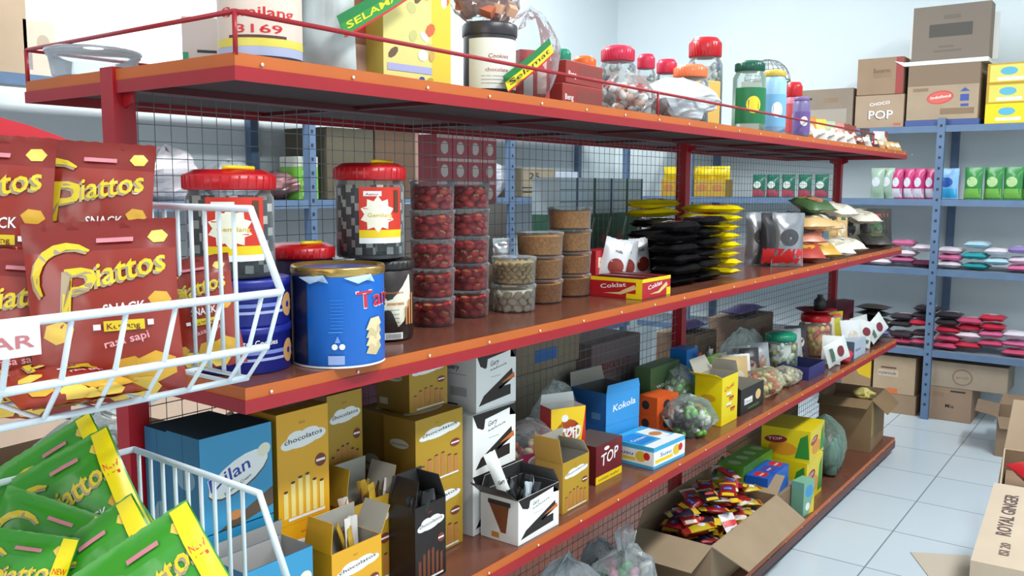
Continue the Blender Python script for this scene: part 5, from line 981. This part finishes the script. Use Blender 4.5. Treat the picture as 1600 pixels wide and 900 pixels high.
# folded packs on the third and fourth rack shelves
z3 = WZ[2]+.001; z4 = WZ[3]+.001
fl = [('pink', (206, 110, 150)), ('plum', (96, 40, 70)), ('white', (222, 214, 222)), ('teal', (50, 150, 156)), ('pale blue', (170, 206, 220)), ('lilac', (150, 130, 190)), ('red', (190, 50, 70)), ('dark', (60, 54, 58)), ('rose', (196, 80, 110))]
FPK = {}; PIL = []
for n_, c in fl: m, F = pillow(.128, .13, .034, M(c, .35), len(n_)+2, 10, 8, amp=.25, pw=5); m.R(F, -.05, .05, .05, .09, M((222, 206, 214), .4), 3, 2); FPK[n_] = Proto(m.build('flat_packet'))
def pile(cols, u, zsh, shn, side):
    y, _ = ox(u, 420, 5.36)
    for k, n_ in enumerate(cols):
        o = FPK[n_].get(); put(o, 5.365+rd.uniform(-.01, .01), y+rd.uniform(-.008, .008), zsh+.019+k*.030, -PI/2+rd.uniform(-.1, .1), -PI/2); PIL.append(o)
        tag(o, '%s packet lying on the %s rack shelf %s of the blue upright' % (n_, shn, side), 'packet', '%s packets, %s rack shelf, %s' % (n_, shn, side))
for u, cols in ((1338, ('pink', 'plum')), (1373, ('white', 'pink', 'plum')), (1408, ('pink', 'white', 'pink')), (1440, ('plum', 'white'))): pile(cols, u, z3, 'third', 'left')
for u, cols in ((1482, ('white', 'pink', 'white')), (1520, ('teal', 'teal', 'pale blue')), (1556, ('pale blue', 'white')), (1592, ('pink', 'white', 'lilac'))): pile(cols, u, z3, 'third', 'right')
for u, cols in ((1376, ('dark', 'lilac', 'dark')), (1412, ('rose', 'dark', 'dark', 'dark')), (1446, ('rose', 'dark', 'red', 'dark', 'dark'))): pile(cols, u, z4, 'lowest', 'left')
for u, cols in ((1484, ('rose', 'rose', 'red', 'dark', 'dark')), (1520, ('red', 'white', 'red', 'rose')), (1555, ('rose', 'pink', 'red', 'red')), (1592, ('rose', 'pink', 'white'))): pile(cols, u, z4, 'lowest', 'right')
settle(sorted([o for o in PIL if o.location.z > .7], key=lambda o: o.location.z), zmin=z3+.0005); settle(sorted([o for o in PIL if o.location.z < .7], key=lambda o: o.location.z), zmin=z4+.0005)
# cartons on the floor under the back rack
def fc(ul, ur, vt, vb, z, d, mat, lb, art=None, x=5.36, **k):
    y0, w, z, h = FX(ul, ur, vt, vb, x, z); o = carton(w, d, h, mat, art, **k); put(o, x+d/2, y0-w/2, z, -PI/2); return tag(o, lb, 'box'), z+h
_, h1 = fc(1366, 1432, 611, 655, 0, .3, M((150, 126, 100), .8, nz=.1, nsc=8), 'brown carton on the floor left of the blue upright, carrying the printed one')
fc(1366, 1432, 553, 0, h1+.001, .3, M((176, 152, 124), .8, nz=.08, nsc=8), 'printed brown carton with purple wording stacked left of the blue upright', lambda m, S_, w, h: (m.R(S_, w*.12, w*.6, h*.45, h*.62, M((196, 176, 150), .7)), m.T(S_, 'nyamuk', w*.14, h*.5, h*.12, M((80, 60, 120), .5), w=w*.42), m.R(S_, w*.35, w*.6, 0, h*.14, M((206, 110, 60), .5)), m.R(S_, w*.18, w*.55, h*.66, h*.7, M((100, 60, 50), .5))))
_, h2 = fc(1316, 1362, 602, 650, 0, .3, M((196, 170, 70), .5, nz=.1, nsc=8), 'yellowish carton on the floor at the left end of the rack bottom', lambda m, S_, w, h: m.R(S_, 0, w, h*.5, h*.9, M((214, 190, 90), .4)))
fc(1316, 1362, 556, 0, h2+.001, .3, M((150, 122, 92), .8, nz=.1, nsc=8), 'brown and yellow carton on the yellowish one under the rack', lambda m, S_, w, h: m.P(S_, [(w*.2, h), (w, h), (w, h*.35), (w*.6, h*.45)], M((214, 176, 30), .4)))
_, h3 = fc(1452, 1520, 602, 662, 0, .3, M((150, 124, 102), .8, nz=.1, nsc=8), 'brown carton on the floor right of the blue upright', lambda m, S_, w, h: (m.R(S_, w*.1, w*.35, h*.7, h*.85, CARDD), m.T(S_, 'Mie', w*.4, h*.4, h*.16, INK, w=w*.2), m.R(S_, w*.5, w*.85, h*.88, h*.93, INK)))
fc(1450, 1577, 562, 0, h3+.001, .28, M((158, 142, 122), .8, nz=.1, nsc=8), 'long flat carton with round mark on top, right of the blue upright', lambda m, S_, w, h: (m.E(S_, w*.45, h*.45, w*.13, h*.32, M((132, 104, 90), .7)), m.E(S_, w*.45, h*.45, w*.11, h*.27, M((158, 142, 122), .8)), m.T(S_, 'garuda', w*.37, h*.4, h*.14, M((132, 104, 90), .7), w=w*.16)))
t = carton(.34, .30, .20, M((136, 112, 90), .85, nz=.1, nsc=8), None, [('f', .06, 2.6), ('l', .10, 1.4), ('b', .1, 1.2), ('r', .08, .9)]); put(t, 4.95, .42, 0, -PI/2+.1); tag(t, 'brown open carton on the tiles in front of the rack, light flap to the front', 'box')
# ---------------- cartons in the aisle, right foreground ----------------
_x = {'z': 0}
o = carton(.60, .46, .24, M((140, 116, 92), .85, nz=.1, nsc=8), lambda m, S_, w, h: None); put(o, 2.46, .06, 0, .08); tag(o, 'bottom brown carton of the aisle stack in the right foreground', 'box')
w, d, h = .62, .46, .245; m = bx(w, d, h, M((186, 168, 146), .8, nz=.05, nsc=8)); tf = lambda a, b, e: (-w/2+b, d/2-a, h+e); m.T(tf, 'ELEMEN', .045, .22, .045, M((70, 50, 50), .6), w=0.001) if 0 else None
tt = lambda a, b, e: (-w/2+a, d/2-b, h+e)
m.e = .001; S_ = lambda a, b, e: (-w/2+a, d/2-.075+b-.01, h+e)
m.T(S_, 'ROYAL GINGER', .20, .02, .045, M((84, 62, 60), .6), w=.33); m.T(S_, 'ISI 20', .07, .015, .03, M((110, 90, 80), .6), w=.08); m.T(S_, 'KG NET', .07, -.05, .026, M((130, 104, 90), .6), w=.09); m.R(S_, .02, .05, -.25, -.20, M((84, 62, 60), .6)); m.R(topf(w, d, h), 0, w, d*.10, d*.16, M((176, 166, 150), .5))
m.T(front(w, d, h), 'SNACK', .1, .08, .05, M((84, 62, 60), .6), w=.2)
o = m.build('carton', None, .002); put(o, 2.435, .075, .2405, .06); tag(o, 'pale carton with dark lettering on its top in the right foreground', 'box')
t = carton(.46, .44, .43, M((190, 168, 140), .8, nz=.05, nsc=8), None, [('b', .10, 3.05), ('r', .17, .15), ('f', .1, 2.9)]); put(t, 3.12, .13, 0, .10); tag(t, 'tall open carton behind the pale lettered one, red bag inside', 'box')
m = MB(); m.box(-.22, .22, -.21, .21, .005, .36, CARDD); m.build('cardboard_insert', t)
m, F = pillow(.26, .22, .06, M((190, 24, 34), .3), 5, 14, 12, pw=5); m.P(F, [(-.02, .10), (.06, .10), (.09, .16), (.02, .20), (-.04, .16)], M((236, 196, 50), .35), 3); m.T(F, 'GULA', -.10, .17, .03, YEL, w=.1); o = m.build('red_bag'); put(o, 2.96, -.04, .405, -1.1, -PI/2+.1); o.location = (3.12, .09, .41); o.rotation_euler = (-PI/2+.1, 0, .5); tag(o, 'red bag with yellow star shape lying in the tall open carton', 'bag')
m = MB(); m.box(-.16, .16, -.10, .10, 0, .003, M((196, 184, 166), .8)); o = m.build('cardboard_sheet'); x, y = on(1478, 893, 0); put(o, x, y-.03, .0005, .5); tag(o, 'loose pale cardboard sheet lying on the floor tiles', 'cardboard')
# ---------------- left rack, seen through the mesh ----------------
YF = 2.925
def lk(ul, ur, vt, z, d, mat, lb, art=None, vb=0, nm='carton', y=YF, cat='box', grp=None):
    x0, w, z, h = FY(ul, ur, vt, vb, y, z); o = carton(w, d, h, mat, art, nm=nm, tape=False); put(o, x0+w/2, y+d/2, z); return tag(o, lb, cat, grp)
lk(-10, 38, -30, zt, .3, M((176, 154, 128), .8, nz=.06, nsc=8), 'tall carton at the left edge of the photo above the near end', None)
lk(34, 86, 28, zt, .28, M((206, 192, 172), .8, nz=.05, nsc=8), 'pale carton on the left rack top, right of the tall one', lambda m, S_, w, h: (m.R(S_, w*.1, w*.25, h*.1, h*.4, M((150, 140, 140), .6)), m.E(S_, w*.6, h*.6, w*.2, h*.15, M((176, 160, 140), .7))))
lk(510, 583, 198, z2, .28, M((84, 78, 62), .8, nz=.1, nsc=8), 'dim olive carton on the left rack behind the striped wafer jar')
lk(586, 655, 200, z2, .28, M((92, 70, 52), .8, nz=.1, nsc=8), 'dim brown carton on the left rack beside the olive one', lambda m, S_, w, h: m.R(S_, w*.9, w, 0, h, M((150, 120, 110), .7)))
lk(816, 868, 262, z2, .28, M((142, 132, 112), .8, nz=.06, nsc=8), 'beige carton with the number 25 on the left rack', lambda m, S_, w, h: (m.T(S_, '25', w*.2, h*.62, h*.3, INK, w=w*.3), m.R(S_, 0, w, h*.3, h*.34, INK), m.R(S_, 0, w*.7, h*.15, h*.2, INK)))
o = bpy.context.scene
PM = M((186, 84, 92), .4)
for j in range(3):
    for i in range(4):
        w, d, h = .056, .06, .055; m = bx(w, d, h, PM); S_ = front(w, d, h); m.E(S_, w*.5, h*.45, w*.25, h*.28, M((220, 206, 200), .4)); m.R(S_, 0, w, h*.86, h, M((220, 190, 186), .4)); o = m.build('milk_carton'); x, _ = oy(668, 250, 1.40)
        put(o, x+.05+i*.0585, 1.42, Z2+.2355+j*.0555); tag(o, 'small pink carton, %s from the left in the %s row above the fruit tubs' % (ORD[i], ('lowest', 'middle', 'top')[j]), 'carton', 'small pink cartons')
x, _ = oy(668, 250, 1.40); o = carton(.26, .2, .235, M((176, 168, 160), .6), nm='carton', tape=False); put(o, x+.13, 1.46, Z2); tag(o, 'pale carton behind the mesh carrying the small pink cartons', 'box')
MW = M((206, 226, 234), .45)
x, _ = oy(872, 300, 1.42)
for i in range(5):
    w, d, h = .10, .10, .115; m = bx(w, d, h, M((64, 120, 96), .5)); S_ = front(w, d, h); m.P(S_, [(w*.5, h*.2), (w*.9, h*.9), (w, h*.9), (w*.7, h*.2)], M((170, 190, 180), .5)); m.E(S_, w*.5, h*.3, w*.2, h*.12, M((190, 90, 110), .5)); o = m.build('milk_carton'); put(o, x+.06+i*.102, 1.47, Z2+.085); o.location.z = Z2+.0805; tag(o, 'dark green carton, %s from the left behind the mesh under the pale blue ones' % ORD[i], 'carton', 'dark green cartons behind the mesh')
    m = bx(w, d, .11, MW); S_ = front(w, d, .11)
    for q in (.33, .66): m.R(S_, 0, w, .11*q, .11*(q+.03), M((120, 140, 150), .5))
    m.R(S_, w*.88, w, 0, .11, (M((60, 80, 130), .5), M((36, 90, 66), .5))[i % 2]); o = m.build('milk_carton'); put(o, x+.06+i*.102, 1.47, Z2+.196); tag(o, 'pale blue carton, %s from the left above the dark green ones' % ORD[i], 'carton', 'pale blue cartons behind the mesh')
o = carton(.52, .12, .08, CARDD, nm='carton', tape=False); put(o, x+.265, 1.47, Z2); tag(o, 'flat dim carton behind the mesh under the dark green cartons', 'box')
x, _ = oy(862, 300, YF)
for i in range(2): o = carton(.15, .12, .15, M((184, 196, 210), .45), lambda m, S_, w, h: m.R(S_, 0, w, h*.45, h*.49, M((130, 146, 160), .5)), nm='milk_carton', tape=False); put(o, x+.08+i*.155, YF+.07, z2); tag(o, 'pale carton right of the number 25 carton, %s one' % ('left', 'right')[i], 'carton')
bagthing('sack', .20, .16, .24, M((196, 198, 206), .5), 44, 'white bundle on the left rack right of the pink cartons', oy(785, 280, YF)[0], YF+.10, z2, 0, neck=True)
# bags lying on the left rack behind the jar at the near end
for i, (ua, w, hh, c, lb) in enumerate(((290, .26, .20, (206, 200, 204), 'white and pink bag on the left rack above the wafer jar'), (392, .24, .16, (216, 222, 224), 'silvery bag on the left rack, right of the white and pink one'), (455, .15, .12, (120, 84, 84), 'dark reddish packets bag on the left rack by the blue upright'), (205, .16, .10, (190, 182, 178), 'greyish bag lowest at the left on the left rack'))):
    o = blob(w, .22, hh, M(c, .3), 50+i, amp=.22).build('bulk_bag'); put(o, oy(ua, 290, YF)[0], YF+.13, z2); tag(o, lb, 'bag')
for i in range(4):
    o = carton(.11, .12, .045, M((120, 190, 70), .4) if i < 3 else M((200, 206, 196), .4), lambda m, S_, w, h: m.R(S_, w*.2, w*.8, h*.3, h*.7, M((214, 226, 190), .4)), nm='noodle_pack', tape=False); put(o, oy(508, 290, YF)[0]-.075, YF+.08, z2+i*.0455); tag(o, 'green flat pack, %s of a pile behind the blue upright' % ('bottom', 'second', 'third', 'top')[i], 'packet', 'green flat packs')
bagthing('sack', .30, .18, .16, M((214, 190, 196), .4), 61, 'pale pink pack on the left rack right of the brown carton', oy(648, 280, YF)[0]+.16, YF+.10, z2, 0)
# far half of the gondola below the middle shelf
def gk(ul, ur, vt, vb, z, y, d, mat, lb, art=None): x0, w, z, h = FY(ul, ur, vt, vb, y, z); o = carton(w, d, h, mat, art, tape=False); put(o, x0+w/2, y+d/2, z); return tag(o, lb, 'box'), z+h
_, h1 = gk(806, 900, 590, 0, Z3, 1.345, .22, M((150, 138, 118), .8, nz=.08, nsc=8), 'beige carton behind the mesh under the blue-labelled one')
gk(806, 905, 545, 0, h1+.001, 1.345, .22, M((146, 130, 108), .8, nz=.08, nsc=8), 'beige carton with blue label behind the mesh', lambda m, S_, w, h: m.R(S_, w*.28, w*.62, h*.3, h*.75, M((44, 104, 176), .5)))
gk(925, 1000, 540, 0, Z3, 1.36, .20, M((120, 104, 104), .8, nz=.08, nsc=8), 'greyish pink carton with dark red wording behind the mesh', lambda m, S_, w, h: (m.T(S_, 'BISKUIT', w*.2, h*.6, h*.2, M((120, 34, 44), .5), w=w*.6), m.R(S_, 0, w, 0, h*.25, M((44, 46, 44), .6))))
o = blob(.09, .03, .10, M((206, 206, 40), .4), 4, amp=.1).build('yellow_packet'); x, _ = oy(870, 610, 1.27); put(o, x, 1.27, Z3+.0, 0); o.scale = (1, 1, 1.3); tag(o, 'yellow-green packet by the mesh below the blue-labelled carton', 'packet')
for i, (n_, c) in enumerate((('pinkish', (176, 120, 120)), ('pale', (196, 186, 160)), ('white', (214, 210, 206)), ('rose', (190, 130, 150)))):
    o = blob(.17, .14, .17+.02*i, M(c, .4), 70+i, amp=.15).build('snack_bag'); put(o, .87+.165*i, 1.45, Z3+.0); o.scale = (1, 1, 1.5); tag(o, '%s bag behind the mesh under the near end of the middle shelf' % n_, 'bag')
# things behind the lower basket: floor pile between the racks
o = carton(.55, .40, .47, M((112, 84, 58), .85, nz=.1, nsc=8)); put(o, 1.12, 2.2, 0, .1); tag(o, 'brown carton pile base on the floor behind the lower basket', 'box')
t = carton(.50, .38, .16, M((176, 152, 132), .8, nz=.05, nsc=8), None, [('f', .16, 1.3), ('r', .14, 1.2), ('b', .14, .9)]); put(t, 1.15, 2.2, .471, .1); tag(t, 'pale carton with spread flaps behind the stand, under a clear bag', 'box')
bagthing('clear_bag', .30, .22, .25, clear((205, 212, 212), op=.28, bump=.8), 81, 'clear plastic bag on the spread carton flaps behind the baskets', 1.15, 2.2, .478, 0, inner=([M((170, 170, 160), .5), M((190, 196, 200), .5)], 30, .03))
# ---------------- more small goods filling the back of the third shelf ----------------
fx = [(1150, 575, 1.17, 'white'), (1165, 560, 1.19, 'dark'), (1180, 590, 1.20, 'silver'), (1140, 545, 1.22, 'white')]
XC = {'white': (214, 216, 214), 'dark': (54, 50, 52), 'silver': (150, 156, 160), 'pale green': (170, 186, 130)}
for n_, c in XC.items(): XC[n_] = M(c, .3)
XP = {}
for n_, c in XC.items(): m, F = pillow(.12, .14, .04, c, len(n_)+5, 10, 10, amp=.3); m.E(F, 0, .07, .035, .025, M((150, 110, 90), .4), rings=2); XP[n_] = Proto(m.build('snack_packet'))
XS = []
for i, (u, v, y, n_) in enumerate(fx):
    o = XP[n_].get(); x, _ = oy(u, v, y); put(o, x+.04, y, Z3, -.6, -.25, 0); XS.append(o); tag(o, '%s snack packet, %s from the left behind the black box' % (n_, ORD[i]), 'packet', 'packets behind the black box')
settle(XS, (1, .1, 0), .003)
rk = random.Random(5)
for i, (u, c, lb) in enumerate(((1082, (126, 108, 178), 'lilac packet lying on a brown carton behind the mesh near the middle post'), (1166, (116, 100, 176), 'longer lilac packet lying on the cartons behind the mesh'))):
    x, z = oy(u, 478, 1.42); m, F = pillow(.30 if i else .14, .11, .04, M(c, .35), i+3, 10, 8, amp=.3); o = m.build('flat_packet'); put(o, x, 1.38, Z3+.19+.018, 0, -PI/2); tag(o, lb, 'packet')
    o = carton((.34 if i else .2), .16, .185, M((136, 112, 92), .8, nz=.1, nsc=8), lambda m, S_, w, h: m.R(S_, w*.55, w*.8, h*.1, h*.7, M((120, 86, 66), .7)), tape=False); put(o, x, 1.44, Z3); tag(o, ('brown carton behind the mesh by the middle post, under a lilac packet', 'wide brown carton behind the mesh carrying the longer lilac packet')[i], 'box')
BX2 = [('tan', (190, 160, 110), 2.86, 1.14), ('silver', (170, 176, 178), 3.58, 1.19), ('charcoal', (60, 56, 58), 3.68, 1.20), ('cream', (216, 208, 180), 3.98, 1.17), ('dark red', (130, 40, 50), 4.06, 1.20), ('white', (212, 214, 214), 3.99, 1.06)]
for n_, c, x, y in BX2:
    m, F = pillow(.11, .15, .035, M(c, .3), len(n_)+1, 10, 10, amp=.3); m.E(F, 0, .08, .03, .022, M((200, 190, 170), .4), rings=2); m.R(F, -.035, .035, .02, .035, M((90, 80, 80), .4), 3); o = m.build('snack_packet'); put(o, x, y, Z3, -.6, -.2); tag(o, '%s standing packet among the jars and trays on the third shelf' % n_, 'packet')
bagthing('clear_bag', .22, .05, .17, CLG, 91, 'grey clear bag by the mesh between the beige packets and the teal-lidded jar', 3.37, 1.285, Z3, 0, amp=.15)
for i in range(3): m, F = pillow(.11, .14, .04, M(((196, 176, 120), (176, 150, 110), (206, 196, 160))[i], .35), i+7, 8, 8); o = m.build('paper_packet'); x, _ = oy(1098+i*14, 490, 1.24); put(o, x, 1.245, Z3+.0, -.2); o.location.z = Z3; tag(o, 'beige paper packet, %s of three by the mesh at the middle post' % ORD[i], 'packet', 'beige paper packets')
# ---------------- seat every loose piece on its shelf, drop unused first copies ----------------
for o in list(D.objects):
    if o.parent is None and o.type == 'MESH' and 'category' not in o and 'kind' not in o: D.objects.remove(o)
for o in D.objects:
    if o.parent is None and o.type == 'MESH' and 'category' in o and len(o.data.vertices) < 6000:
        X = o.matrix_basis; lo = min((X @ v.co).z for v in o.data.vertices)
        for z in ((Z1, Z2, Z3, Z4) if o.location.x < 4.6 and o.location.y < 1.6 else (WZ[0]+.001, WZ[1]+.001, WZ[2]+.001, WZ[3]+.001)):
            if z-.03 < lo < z: o.location.z += z-lo+.0002
